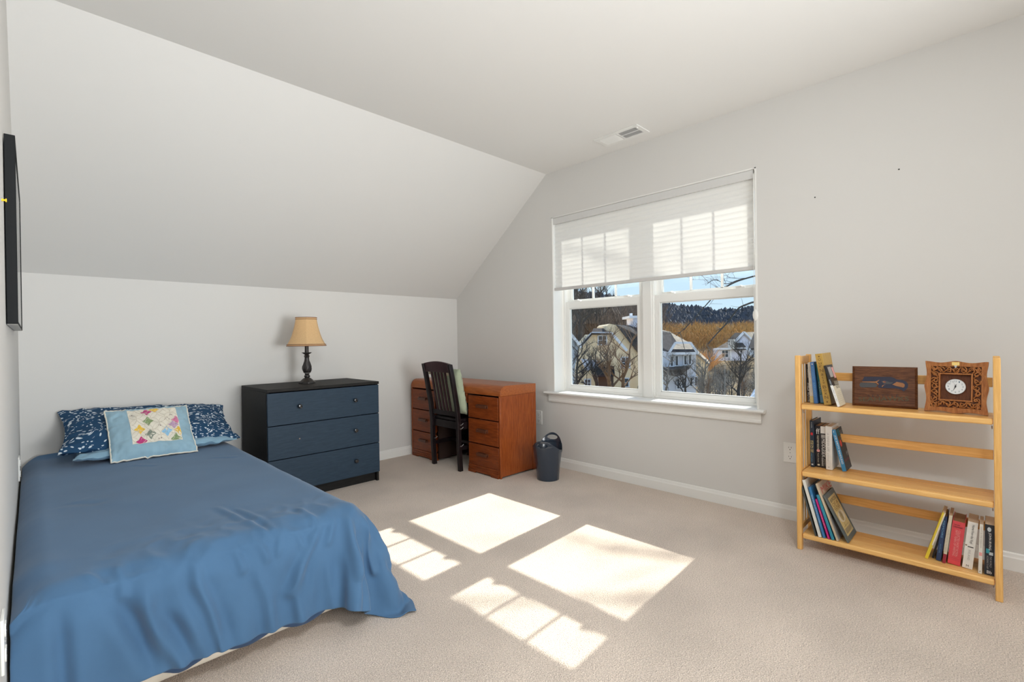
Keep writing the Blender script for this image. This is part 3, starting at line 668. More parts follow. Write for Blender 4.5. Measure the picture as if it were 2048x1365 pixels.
# ------------------------------------------------------------------ bed
COVER = cloth('blue_duvet_cotton', (.062, .142, .262), .06, 5, rough=.8, weave=1400)
TICK = cloth('cream_ticking', (.72, .66, .56), .12, 14)
bed = thing('bed', 'single bed with cream box spring against the left wall, under the blue duvet', 'bed', (-2.66, -1.05, 0))
MB().box((LX+.012, -.03, .045), (-2.225, -2.105, .235)).build('box_spring', TICK, bed, bevel=.02, seg=3)
MB().box((LX+.040, -.035, .236), (-2.165, -2.125, .400)).build('mattress', TICK, bed, bevel=.05, seg=4)
for cx, cy in ((LX+.08, -.1), (-2.42, -.1), (LX+.14, -1.80), (-2.42, -1.80)):
    MB().lathe([(.02, 0), (.024, .004), (.024, .046)], (cx, cy, 0), 10).build('foot', BLACKP, bed)
import numpy as np
def drape_duvet():
    """hang a square grid of cloth over the bed: position-based settling against the rounded bed, the floor and the wall"""
    NX, NY = 80, 112
    x0, y0 = LX+.016, -.045
    Lx, Ly = 1.285, 2.365                      # sheet size: top plus overhang
    dx, dy = Lx/(NX-1), Ly/(NY-1)
    rs = np.random.RandomState(5)
    u, v = np.meshgrid(np.arange(NX)*dx, np.arange(NY)*dy)
    P = np.stack([x0+u, y0-v, np.full_like(u, .442)], -1)
    def wob(a, b, s):
        t = np.zeros_like(a)
        for k in range(7):
            th = rs.uniform(0, 6.28); f = s*rs.uniform(.6, 1.6); t += np.sin(a*f*np.cos(th)+b*f*np.sin(th)+rs.uniform(0, 6.28))
        return t/2.6
    P[..., 2] += .006*wob(u, v, 9)+.002*wob(u, v, 26)+rs.uniform(-.0008, .0008, u.shape)
    foot = np.clip((v-1.95)/.45, 0, 1); side = np.clip((u-.90)/.42, 0, 1)
    crest = np.exp(-((v-2.07)/.10)**2)
    mx = 1+.085*foot**1.2+.010*wob(u, v, 12)*(.3+foot)+.012*crest      # spare cloth across the foot gathers into folds
    my = 1+.035*side+.022*crest*(1+wob(u, v, 22))+.010*wob(u, v, 14)*np.clip((v-1.1)/.8, 0, 1)
    corner_ease = 1-.42*np.clip((v-2.02)/.30, 0, 1)*np.clip((u-.90)/.30, 0, 1)       # sheet corners are rounded off
    mx *= corner_ease; my *= corner_ease
    w = np.ones((NY, NX)); w[0, :int(NX*.64)] = 0; w[:int(NY*.80), 0] = 0
    lo = np.array([LX-.30, -2.150, -.2]); hi = np.array([-2.150, .30, .412]); R = .085; thick = .012
    ce, he = (lo+hi)/2, (hi-lo)/2-R
    lo2 = np.array([LX-.30, -2.112, .05]); hi2 = np.array([-2.235, .30, .235]); ce2, he2 = (lo2+hi2)/2, (hi2-lo2)/2-.03
    V = np.zeros_like(P); dt = .03; GR = .9
    W3 = w[..., None]
    cons = []
    def add(sl_a, sl_b, rest, k): cons.append((sl_a, sl_b, rest, k))
    def sets(di, dj, rest, k):
        # non-overlapping batches of pairs (j,i)-(j+dj,i+di)
        st_i = 2*abs(di) if di else 1; st_j = 2*abs(dj) if dj else 1
        for a in range(abs(di) if di else 1):
            pass
        J, I = np.meshgrid(np.arange(NY), np.arange(NX), indexing='ij')
        ok = (J+dj < NY) & (I+di < NX) & (I+di >= 0) & (J+dj >= 0)
        par = ((I//max(1, abs(di))) % 2) if di else ((J//dj) % 2)
        for q in (0, 1):
            m = ok & (par == q); A = (J*NX+I)[m]; B = ((J+dj)*NX+I+di)[m]; cons.append((A, B, rest[m], k))
    rx = dx*mx; ry = dy*my
    sets(1, 0, rx, 1.0); sets(0, 1, ry, 1.0)
    sets(1, 1, np.hypot(rx, ry), .35); sets(-1, 1, np.hypot(rx, ry), .35)
    sets(2, 0, 2*rx, .10); sets(0, 2, 2*ry, .10); sets(4, 0, 4*rx, .03); sets(0, 4, 4*ry, .03)
    wf = w.ravel()
    pairs = []
    for A, B, r, k in cons:
        s = wf[A]+wf[B]; s[s == 0] = 1; pairs.append((A, B, r, k*wf[A]/s, k*wf[B]/s))
    def push(Q, ce, he, R):
        d = Q-ce; q = np.abs(d)-he; o = np.maximum(q, 0); n = np.linalg.norm(o, axis=-1)
        inside = np.minimum(q.max(-1), 0); dist = n+inside-R
        hit = dist < 0
        if not hit.any(): return hit
        dirn = np.where(n[..., None] > 1e-9, o/np.maximum(n, 1e-9)[..., None], 0)*np.sign(d)
        am = q.argmax(-1); ax = np.zeros_like(d); np.put_along_axis(ax, am[..., None], 1.0, -1)
        dirn = np.where(n[..., None] > 1e-9, dirn, ax*np.sign(d))
        Q[hit] -= dirn[hit]*dist[hit][:, None]
        return hit
    Pf = P.reshape(-1, 3)
    for step in range(110):
        prev = Pf.copy(); Vf = V.reshape(-1, 3)
        Vf[:, 2] -= GR*dt; Vf *= .97
        Pf += Vf*dt*wf[:, None]
        for it in range(14):
            for A, B, r, ka, kb in pairs:
                d = Pf[B]-Pf[A]; l = np.sqrt((d*d).sum(-1))+1e-9; c = d*((l-r)/l)[:, None]
                Pf[A] += c*ka[:, None]; Pf[B] -= c*kb[:, None]
            if it % 3 == 2 or it == 13:
                h1 = push(Pf, ce, he, R+thick); h2 = push(Pf, ce2, he2, .03+thick)
                Pf[:, 0] = np.maximum(Pf[:, 0], LX+.010); Pf[:, 1] = np.minimum(Pf[:, 1], -.02)
                fl = Pf[:, 2] < .006; Pf[fl, 2] = .006
        Vn = (Pf-prev)/dt
        for h, mu in ((h1, .6), (h2, .35), (fl, .7)): Vn[h] *= 1-mu
        sp = np.linalg.norm(Vn, axis=1); big = sp > 2.5; Vn[big] *= (2.5/sp[big])[:, None]
        V = Vn.reshape(P.shape)
    return NX, NY, Pf

def finish_duvet(NX, NY, Pf):
    """refine the settled sheet and press the sewn-in folds and creases along its normals"""
    G = Pf.reshape(NY, NX, 3)
    def up(A, ax):
        A = np.moveaxis(A, ax, 0); M = .5*(A[1:]+A[:-1])
        M[1:-1] = (-A[:-3]+9*A[1:-2]+9*A[2:-1]-A[3:])/16
        o = np.empty((2*A.shape[0]-1,)+A.shape[1:]); o[0::2] = A; o[1::2] = M
        return np.moveaxis(o, 0, ax)
    G = up(up(G, 0), 1); ny, nx, _ = G.shape
    tu = np.gradient(G, axis=1); tv = np.gradient(G, axis=0); N = np.cross(tv, tu); N /= np.linalg.norm(N, axis=-1)[..., None]+1e-9
    N *= np.sign((N[..., 2]-N[..., 1]+N[..., 0]).mean())
    uu, vv = np.meshgrid(np.linspace(0, 1.30, nx), np.linspace(0, 2.39, ny))
    D = np.zeros_like(uu)
    def fold(pts, w, amp, side=.55):
        P = [(a*1.30, b*2.39) for a, b in pts]; best = np.full_like(uu, 9); tt = np.zeros_like(uu); L = 0; tot = sum(math.dist(p, q) for p, q in zip(P, P[1:]))
        for p, q in zip(P, P[1:]):
            l = math.dist(p, q); dx_, dy_ = (q[0]-p[0])/l, (q[1]-p[1])/l
            s = np.clip((uu-p[0])*dx_+(vv-p[1])*dy_, 0, l); d = np.hypot(uu-p[0]-s*dx_, vv-p[1]-s*dy_)
            b = d < best; best = np.where(b, d, best); tt = np.where(b, (L+s)/tot, tt); L += l
        env = np.clip(tt/.22, 0, 1)**.8*np.clip((1.25-tt)/.3, 0, 1) if pts[-1][1] < .985 else np.clip(tt/.3, 0, 1)
        D[...] += amp*env*(np.exp(-(best/w)**2)-side*np.exp(-(best/(2.3*w))**2))
    for pts, w, a in FOLDS: fold(pts, w, a*1.5)
    V3 = Vector
    foot = np.clip((vv-1.98)/.12, 0, 1); near = np.exp(-((vv-2.03)/.16)**2)*np.clip((uu-.10)/.2, 0, 1)
    for j in range(ny):
        for i in range(nx):
            a, b = uu[j, i], vv[j, i]
            n1 = noise.noise(V3((a*3.1, b*2.3, 1.7))); n2 = noise.noise(V3((a*6.5+1.5*n1, b*4, 5.1)))
            d = .0035*n1+.0025*n2
            if near[j, i] > .05: d += near[j, i]*.009*(1-2.2*abs(noise.noise(V3((a*15+b*4, b*9-a*3, 9.2)))))+near[j, i]*.002*noise.noise(V3((a*34, b*22, 2)))
            if foot[j, i] > 0: d += foot[j, i]*(.017*noise.noise(V3((a*5.2+.25*n1, b*.8, 3.3)))+.009*noise.noise(V3((a*13, b*2.2, 7.7))))
            D[j, i] += d
    G[..., 0] -= (G[:, :1, 0]-(LX+.005))*np.exp(-uu/.12)
    edge = np.minimum(np.clip(uu/.05, 0, 1), np.clip(vv/.06, 0, 1))
    G = G+N*(D*edge)[..., None]
    G[..., 2] -= .060*np.clip(1-uu/.075, 0, 1)**2*np.clip((G[..., 2]-.15)/.2, 0, 1)      # the wall side rolls down out of sight
    G[..., 0] = np.maximum(G[..., 0], LX+.004); G[..., 2] = np.maximum(G[..., 2], .005)
    # the drop never dips into the box or mattress it hangs on
    m = (G[..., 2] < .40) & (G[..., 1] > -2.136) & (vv > 2.0) & (G[..., 0] < -2.3); G[..., 1] = np.where(m, -2.136, G[..., 1])
    return nx, ny, G
FOLDS = [([(.135, .885), (.177, .937), (.228, 1.0)], .026, -.030), ([(.222, .922), (.253, .964), (.275, 1.0)], .022, -.030), ([(.278, .868), (.280, .901), (.304, .937), (.335, 1.0)], .016, .022),
         ([(.19, .878), (.192, .919), (.222, 1.0)], .020, .020), ([(.152, .852), (.152, .895)], .013, .009), ([(.098, .852), (.130, .884)], .011, .009), ([(.560, .870), (.485, .955)], .018, .016),
         ([(.630, .862), (.650, .90), (.675, .95)], .018, .018), ([(.395, .70), (.418, .82), (.435, .868)], .013, .010), ([(.43, .73), (.45, .83), (.455, .875)], .011, .007), ([(.540, .80), (.558, .876)], .011, .009),
         ([(.415, .872), (.43, .90)], .011, .009), ([(.47, .865), (.455, .895)], .011, .010), ([(.50, .866), (.515, .895)], .011, .010), ([(.36, .868), (.375, .905)], .013, .011), ([(.60, .868), (.585, .90)], .013, .011),
         ([(.40, .90), (.43, .95), (.445, 1.0)], .020, .014), ([(.52, .91), (.50, .96), (.515, 1.0)], .020, .014), ([(.58, .92), (.60, 1.0)], .022, .013), ([(.06, .885), (.07, 1.0)], .018, -.018),
         ([(.69, .86), (.73, .90), (.78, .93)], .016, .020), ([(.71, .85), (.77, .88), (.85, .90)], .016, .020), ([(.70, .80), (.78, .84), (.90, .86)], .018, .014), ([(.66, .88), (.70, .93), (.70, 1.0)], .018, -.020),
         ([(.70, .60), (.80, .64), (.95, .66)], .022, .010), ([(.70, .40), (.85, .43), (.98, .45)], .022, .010), ([(.30, .25), (.36, .29)], .02, .004), ([(.55, .30), (.62, .34)], .02, .004), ([(.10, .50), (.16, .53)], .03, -.005)]

CL_NX, CL_NY, _G = finish_duvet(*drape_duvet())
cv = MB(); cv.v = [Vector((float(q[0]), float(q[1]), float(q[2]))) for q in _G.reshape(-1, 3)]
for j in range(CL_NY-1):
    for i in range(CL_NX-1):
        a = j*CL_NX+i; cv.f.append((a, a+1, a+CL_NX+1, a+CL_NX)); cv.m.append(0)
dv = cv.build('duvet', COVER, smooth=180)
tag(dv, 'rumpled plain blue duvet cover draped over the bed to the floor', 'duvet')
sm_ = dv.modifiers.new('thickness', 'SOLIDIFY'); sm_.thickness = .004; sm_.offset = -1
ss_ = dv.modifiers.new('subdivision', 'SUBSURF'); ss_.levels = ss_.render_levels = 1
# second layer of the cover showing below the hem at the foot
ln = MB(); i0, i1 = int(CL_NX*.20), int(CL_NX*.66)
for r_ in range(5):
    for i in range(i0, i1):
        q = _G[-1, i]; q2 = _G[-9, i]; t = (i-i0)/(i1-i0-1)
        dz = (.006+.030*abs(math.sin(t*PI*3.2+.4)))*min(1, t*8, (1-t)*8)
        f = r_/4; ln.v.append(Vector((float(q[0]), max(float(q[1])+.022, -2.130), float(q[2])+.018-(.018+dz)*f)))
for r_ in range(4):
    for i in range(i1-i0-1): a = r_*(i1-i0)+i; ln.f.append((a, a+1, a+1+i1-i0, a+i1-i0)); ln.m.append(0)
lo_ = ln.build('lining', cloth('dark_blue_duvet_lining', (.045, .085, .17), .06, 8), dv, smooth=180, solid=.002)

def pillow_fn(a, b, h, seed, wr=.012, pinch=.07, pw=2.6):
    def S(u, v, side):
        x = a*u*(1-pinch*(1-v*v)); y = b*v*(1-pinch*(1-u*u))
        t = max(0, (1-abs(u)**pw))**.55*max(0, (1-abs(v)**pw))**.55
        n = noise.noise(Vector((u*2.6+seed, v*2.6, side*3)))*.6+noise.noise(Vector((u*7+seed, v*5, side*5)))*.25
        ed = max(0, 1-t)*noise.noise(Vector((u*9+seed*2, v*9, 1)))
        return Vector((x, y, side*h*t*(1+.18*n)+wr*n*t+.018*ed))
    return S
def pillow(name, label, mat, a, b, h, M, seed, cat='pillow', group=None, n=40, **kw):
    S = pillow_fn(a, b, h, seed, **kw); t = thing(name, label, cat, M.translation, group=group)
    m = MB()
    m.grid(lambda u, v: M @ S(2*u-1, 2*v-1, 1), n, n).grid(lambda u, v: M @ S(2*u-1, 2*v-1, -1), n, n, flip=True)
    m.build('casing', mat, t, smooth=180)
    cord = [M @ S(u, v, 1) for u, v in [(-1+2*k/30, -1) for k in range(30)]+[(1, -1+2*k/30) for k in range(30)]+[(1-2*k/30, 1) for k in range(30)]+[(-1, 1-2*k/30) for k in range(30)]]
    return t, S, cord
def frame_of(c, xd, yd):
    X = Vector(xd).normalized(); Y = Vector(yd); Y = (Y-X*Y.dot(X)).normalized(); Z = X.cross(Y); c = Vector(c)
    return Matrix(((X.x, Y.x, Z.x, c.x), (X.y, Y.y, Z.y, c.y), (X.z, Y.z, Z.z, c.z), (0, 0, 0, 1)))
def sprig_mat():
    m, nt, b = new_mat('navy_sprig_cotton'); L = nt.links.new
    tc = nt.nodes.new('ShaderNodeTexCoord')
    wp = nt.nodes.new('ShaderNodeTexNoise'); wp.inputs['Scale'].default_value = 9; wp.inputs['Detail'].default_value = 1
    ad = nt.nodes.new('ShaderNodeVectorMath'); ad.operation = 'MULTIPLY_ADD'; ad.inputs[1].default_value = (.16, .16, .16)
    mp = nt.nodes.new('ShaderNodeMapping'); mp.inputs['Scale'].default_value = (38, 75, 60); mp.inputs['Rotation'].default_value = (0, 0, .6)
    vo = nt.nodes.new('ShaderNodeTexVoronoi'); vo.feature = 'F1'; vo.inputs['Scale'].default_value = 1; vo.inputs['Randomness'].default_value = 1
    n2 = nt.nodes.new('ShaderNodeTexNoise'); n2.inputs['Scale'].default_value = 16
    s = nt.nodes.new('ShaderNodeMath'); s.operation = 'MULTIPLY_ADD'; s.inputs[1].default_value = .42
    r = nt.nodes.new('ShaderNodeValToRGB'); r.color_ramp.elements[0].position = .50; r.color_ramp.elements[1].position = .56
    r.color_ramp.elements[0].color = (.62, .70, .76, 1); r.color_ramp.elements[1].color = (.018, .062, .135, 1)
    L(tc.outputs['Object'], wp.inputs['Vector']); L(wp.outputs['Color'], ad.inputs[0]); L(tc.outputs['Object'], ad.inputs[2])
    L(ad.outputs[0], mp.inputs[0]); L(mp.outputs[0], vo.inputs['Vector']); L(tc.outputs['Object'], n2.inputs['Vector'])
    L(n2.outputs['Fac'], s.inputs[0]); L(vo.outputs['Distance'], s.inputs[2]); L(s.outputs[0], r.inputs[0]); L(r.outputs[0], b.inputs['Base Color'])
    b.inputs['Roughness'].default_value = .85; b.inputs['Specular IOR Level'].default_value = .2
    return m
LBLUE = cloth('light_blue_cotton', (.235, .40, .53), .08, 12); LBLUE2 = cloth('pale_blue_cushion_cotton', (.29, .455, .56), .08, 12)
BZ = .424
pillow('bed_pillow', 'light blue pillow lying flat under the navy sprigged pillow', LBLUE, .385, .20, .042, frame_of((-2.555, -.300, BZ+.042), (1, .015, -.01), (0, 1, .03)), 1.0)
pillow('bed_pillow', 'navy pillow printed with white sprigs propped against the back wall', sprig_mat(), .430, .235, .075, frame_of((-2.560, -.235, BZ+.140), (1, .0, -.055), (0, .88, .36)), 2.3, pinch=.08)
CM = frame_of((-2.592, -.415, BZ+.130), (1, .03, -.02), (0, .70, .66))
cu, S, cord = pillow('cushion', 'pale blue cushion with quilted cream cathedral-window panel', LBLUE2, .198, .180, .058, CM, 5.1, 'cushion', n=44, wr=.010, pinch=.03)
CREAM = cloth('cream_cotton', (.76, .72, .62), .05, 30)
MB().tube(cord, .0042, 6, closed=True).build('piping', CREAM, cu, smooth=180)
def on_c(u, v, off): # point on the cushion front, lifted by off
    return CM @ (S(u, v, 1)+Vector((0, 0, off)))
U0, U1, V0, V1 = -.54, .66, -.64, .80
pan = MB().grid(lambda a, b: on_c(U0+(U1-U0)*a, V0+(V1-V0)*b, .0022), 26, 26).build('quilt_panel', CREAM, cu, smooth=180)
RING = cloth('stitched_cream_fold', (.68, .63, .54), .05, 30)
rg = MB(); NC, NR = 3.5, 3.0; rr = .5
def pc(a, b, off): return on_c(U0+(U1-U0)*a/NC, V0+(V1-V0)*b/NR, off)
for i in range(-1, 5):
    for j in range(-1, 5):
        for ox, oy in ((0, 0), (.5, .5)):
            P = []
            for k in range(33):
                q = 2*PI*k/32; a = i+ox+math.cos(q)*.5; b = j+oy+math.sin(q)*.5
                if .02 <= a <= NC-.02 and .02 <= b <= NR-.02: P.append(pc(a, b, .0030))
                else:
                    if len(P) > 2: rg.tube(P, .0011, 4, cap=False)
                    P = []
            if len(P) > 2: rg.tube(P, .0011, 4, cap=False)
rg.build('stitched_rings', RING, pan, smooth=180)
PC = dict(m=(.50, .05, .20), g=(.24, .33, .16), y=(.80, .52, .08), l=(.50, .33, .50), s=(.22, .26, .21), b=(.28, .52, .72), p=(.62, .20, .34))
for a, b, cl in ((1.25, 2.62, 'm'), (1.25, 1.72, 'g'), (.60, 1.12, 'y'), (1.28, .62, 's'), (3.02, 1.25, 'l'), (2.45, .72, 'b'), (.62, .14, 'm'), (1.85, 2.86, 'y'), (3.33, 1.72, 'p'), (3.36, .72, 'y'), (3.05, .12, 'g')):
    P = []
    for k in range(4):
        for f in range(5):
            q = (k+f/5)*PI/2; r_ = .40*(1-.42*math.sin(2*(q % (PI/2))))
            P.append((max(.02, min(NC-.02, a+r_*math.cos(q))), max(.02, min(NR-.02, b+r_*math.sin(q)))))
    c0 = pc(a, b, .0036); vs = [c0]+[pc(x, y, .0034) for x, y in P]; n_ = len(P)
    MB().add(vs, [(0, 1+k, 1+(k+1) % n_) for k in range(n_)]).build('patch', bpy.data.materials.get('patch_'+cl) or cloth('patch_'+cl, PC[cl], .2, 120), pan)
dots = MB(); rng = random.Random(4)
for a, b in ((.25, 2.45), (2.55, 1.85), (2.68, 1.95), (2.45, 1.75), (2.8, 1.8), (1.95, 1.25), (2.05, 1.2), (3.0, 2.35), (3.1, 2.3), (2.95, 2.25), (1.8, .2), (2.0, .25)):
    c0 = pc(a, b, .0036); dots.add([c0]+[pc(a+.035*math.cos(2*PI*k/6), b+.045*math.sin(2*PI*k/6), .0034) for k in range(6)], [(0, 1+k, 1+(k+1) % 6) for k in range(6)])
dots.build('printed_dots', cloth('dark_plum_print', (.12, .06, .09), .1, 60), pan)

# ------------------------------------------------------------------ dresser and lamp
DTOP = wood('black_brown_top', (.008, .0075, .007), (.018, .017, .016), axis=0, rough=.6, scale=2, coat=0)
DFRT = wood('blue_black_drawer_front', (.019, .037, .060), (.030, .053, .083), axis=0, rough=.5, scale=2.2, stretch=9, coat=0, bump=.04)
DX0, DX1, DYF, DYB, DZ = -2.015, -1.217, -.552, -.045, .757
dr = thing('dresser', 'black three-drawer dresser with blue-black fronts against the back wall', 'dresser', ((DX0+DX1)/2, -.3, 0))
MB().box((DX0, DYF-.020, DZ-.020), (DX1, DYB, DZ)).build('top', DTOP, dr, bevel=.002)
for xa, xb in ((DX0, DX0+.018), (DX1-.018, DX1)): MB().box((xa, DYF, 0), (xb, DYB, DZ-.020)).build('side_panel', DTOP, dr, bevel=.0015)
MB().box((DX0+.018, DYB, .06), (DX1-.018, DYB+.006, DZ-.02)).build('back_panel', DTOP, dr)
MB().box((DX0+.018, DYF+.030, .0), (DX1-.018, DYF+.046, .066)).build('plinth', DTOP, dr)
KNOB = plain('glossy_black_knob', (.012, .013, .016), .18, coat=.4)
for zb, zt, ks in ((.073, .291, (-1.415,)), (.296, .514, (-1.415,)), (.519, .731, (-1.812, -1.415))):
    d = MB().box((DX0+.003, DYF-.018, zb), (DX1-.003, DYF-.001, zt)).box((DX0+.04, DYF-.001, zb+.02), (DX1-.04, DYB+.03, zt-.03)).build('drawer', DFRT, dr, bevel=.0015)
    zk = (zb+zt)/2+.008
    for kx in ks:
        k = MB().lathe([(.006, 0), (.006, .012), (.013, .017), (.015, .022), (.013, .027), (.006, .029)], (0, 0, 0), 16); k.v = [Vector((kx+p.x, DYF-.018-p.z, zk+p.y)) for p in k.v]
        k.build('knob', KNOB, d, smooth=40)
    if zb == .296:                                          # screw hole where one knob is missing
        k = MB().lathe([(.0045, 0), (.0045, .0008)], (0, 0, 0), 10); k.v = [Vector((-1.812+p.x, DYF-.018-p.z, zk+p.y)) for p in k.v]; k.build('screw_hole', plain('raw_wood', (.25, .20, .16), .8), d)

lx, ly, lz = -1.642, -.285, DZ
lp = thing('table_lamp', 'table lamp with tan bell shade and black turned base on the dresser', 'lamp', (lx, ly, lz))
LB = plain('black_bronze_resin', (.022, .019, .018), .42, noise_amt=.3, noise_scale=60)
def hexr(a, z, n=8, ph=.2):
    s = 2*PI/n; q = (a+ph) % s-s/2; return math.cos(s/2)/math.cos(q)
MB().lathe([(.061, 0), (.062, .006), (.060, .012), (.046, .020), (.034, .032), (.024, .040)], (lx, ly, lz), 48, lambda a, z: hexr(a, z)).build('base', LB, lp, smooth=35)
MB().lathe([(.016, .038), (.018, .046), (.022, .052), (.018, .060), (.014, .066), (.019, .074)], (lx, ly, lz), 24).lathe([(.022, .078), (.029, .092), (.0325, .108), (.031, .126), (.025, .146), (.018, .168), (.0155, .186), (.017, .196), (.020, .202)], (lx, ly, lz), 48, lambda a, z: 1+(.075*math.cos(7*(a-z*16)) if z < .150 else 0)).lathe([(.0205, .203), (.016, .208), (.014, .213), (.034, .226), (.0345, .229), (.014, .229), (.0135, .275)], (lx, ly, lz), 24).build('stem', LB, lp, smooth=60)
MB().lathe([(.012, .275), (.012, .315), (.016, .33), (.028, .37), (.030, .39), (.024, .42), (.008, .435)], (lx, ly, lz), 16).build('bulb', WHITEP, lp, smooth=60)
SHD = cloth('tan_shade_linen', (.90, .63, .34), .04, 120, .40); SHT = cloth('brown_shade_trim', (.25, .10, .05), .1, 100)
hex_prof = [(.139, .278), (.137, .284), (.126, .302), (.113, .328), (.102, .356), (.092, .390), (.083, .425), (.0755, .466), (.0745, .486)]
PH = math.radians(-112)
def shade_pt(k, f, r, z):     # k-th panel, f across it
    a0, a1 = PH+k*PI/3, PH+(k+1)*PI/3; p = Vector((math.cos(a0), math.sin(a0), 0)).lerp(Vector((math.cos(a1), math.sin(a1), 0)), f)
    p *= 1+.10*math.sin(PI*f)*1.0
    return Vector((lx, ly, lz))+p*r*1.02+Vector((0, 0, z))
shade = None; NF = 6
PHS = [0]
for k in range(6):
    m = MB()
    for (r, z) in hex_prof:
        for f in range(NF+1): m.v.append(shade_pt(k, f/NF, r, z))
    for i in range(len(hex_prof)-1):
        for f in range(NF): a = i*(NF+1)+f; m.f.append((a, a+1, a+NF+2, a+NF+1)); m.m.append(0)
    if shade is None:
        shade = bpy.data.objects.new('lamp_shade', None); COL.objects.link(shade); shade.parent = lp; MATW[shade.name] = MATW[lp.name]; shade.empty_display_size = .05
    m.build('shade_panel', SHD, shade, smooth=180)
def ring_at(i, rad, up=0): return [shade_pt(k, f/NF, hex_prof[i][0]+.001, hex_prof[i][1]+up) for k in range(6) for f in range(NF)]
MB().tube(ring_at(0, 0), .0028, 6, closed=True).tube(ring_at(1, 0, .004), .0024, 6, closed=True).tube(ring_at(8, 0), .0024, 6, closed=True).tube(ring_at(8, 0, -.012), .0022, 6, closed=True).build('shade_trim', SHT, shade, smooth=180)
sp = MB()
for k in range(3):
    a = PH+k*2*PI/3; sp.tube([(lx, ly, lz+.470), (lx+math.cos(a)*.074, ly+math.sin(a)*.074, lz+.478)], .0015, 5)
sp.tube([(lx, ly, lz+.43), (lx, ly, lz+.485)], .003, 6).build('shade_carrier', BRASS, shade)

# ------------------------------------------------------------------ desk
DKW = wood('mahogany_desk_wood', (.20, .042, .009), (.37, .098, .021), (.29, .068, .015), axis=2, rough=.33, scale=1.6, stretch=10, coat=.35, bump=.03)
DKT = wood('mahogany_desk_top_wood', (.26, .066, .015), (.43, .13, .032), (.34, .095, .023), axis=1, rough=.30, scale=1.6, stretch=10, coat=.4, bump=.03)
DKD = wood('mahogany_drawer_wood', (.15, .029, .006), (.29, .066, .013), (.215, .046, .009), axis=1, rough=.32, scale=1.6, stretch=10, coat=.35, bump=.03)
DARK = plain('shaded_recess_wood', (.030, .012, .007), .7)  # shade of the kneehole and inner faces put into the wood colour
DY0, DY1, DXF, DXB = -.030, -1.236, -.580, -.180
dk = thing('desk', 'reddish brown kneehole desk with rounded top edge in the corner', 'desk', (-.38, -.63, 0))
pr = [(DXB, .628), (DXB, .700), (DXF+.085, .706)]+[(DXF+.065-.065*math.sin(q), .641+.065*math.cos(q)) for q in [k*PI/2/10 for k in range(1, 11)]]+[(DXF, .628)]
MB().prism([(x, DY0, z) for x, z in pr], (0, DY1-DY0, 0)).build('desk_top', DKT, dk, smooth=35, bevel=.002)
def side(y, yy):
    s = MB().box((DXF+.004, y, .012), (DXB-.002, yy, .628)).build('side_panel', DKW, dk, bevel=.003)
    MB().box((DXB-.046, y, .006), (DXB, yy+(-.004 if yy < y else .004), .628)).build('back_post', DKW, s, bevel=.003)
    MB().box((DXF-.002, y, .0), (DXF+.014, yy+(-.002 if yy < y else .002), .628)).build('front_edge', DKW, s, bevel=.004)
side(DY1+.020, DY1+.004); side(DY0-.020, DY0-.004)
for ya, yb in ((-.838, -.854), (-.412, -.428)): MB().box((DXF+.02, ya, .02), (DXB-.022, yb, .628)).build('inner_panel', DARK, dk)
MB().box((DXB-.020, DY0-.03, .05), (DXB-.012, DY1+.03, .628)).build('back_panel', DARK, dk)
for (ya, yb) in ((-.858, -1.214), (-.052, -.408)):
    for zb, zt in ((.066, .232), (.240, .430), (.438, .616)):
        d = MB().box((DXF-.004, ya-.003, zb), (DXF+.014, yb+.003, zt)).box((DXF+.014, ya-.02, zb+.01), (DXB-.03, yb+.02, zt-.02)).build('drawer', DKD, dk, bevel=.003)
        yc, zc = (ya+yb)/2, (zb+zt)/2+.008
        hd = MB().box((DXF-.007, yc-.062, zc-.010), (DXF-.004, yc+.062, zc+.016))
        hd.box((DXF-.022, yc-.058, zc+.002), (DXF-.007, yc-.046, zc+.014)).box((DXF-.022, yc+.046, zc+.002), (DXF-.007, yc+.058, zc+.014)).box((DXF-.026, yc-.058, zc-.010), (DXF-.019, yc+.058, zc+.012))
        hd.build('handle', plain('carved_wood_handle', (.10, .030, .012), .38) if 'carved_wood_handle' not in bpy.data.materials else bpy.data.materials['carved_wood_handle'], d, bevel=.003)
    # stepped plinth with an arched cut-out
    pl = MB()
    for k, (z0_, z1_) in enumerate(((.046, .064), (.026, .046), (.010, .026))):
        pl.box((DXF-.004-.003*k, ya, z0_), (DXF+.02, yb, z1_))
    pl.box((DXF-.012, ya, 0), (DXF+.03, ya-.085, .012)).box((DXF-.012, yb, 0), (DXF+.03, yb+.085, .012))
    arch = [(DXF-.011, ya-.085, .0), (DXF-.011, ya-.105, .010), (DXF-.011, yb+.105, .010), (DXF-.011, yb+.085, .0)]
    pl.build('plinth', DKD, dk, bevel=.002)
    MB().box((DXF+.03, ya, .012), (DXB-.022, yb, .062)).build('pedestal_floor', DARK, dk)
MB().box((DXF+.002, -.428, .548), (DXF+.018, -.838, .626)).build('centre_drawer', DKD, dk, bevel=.003)

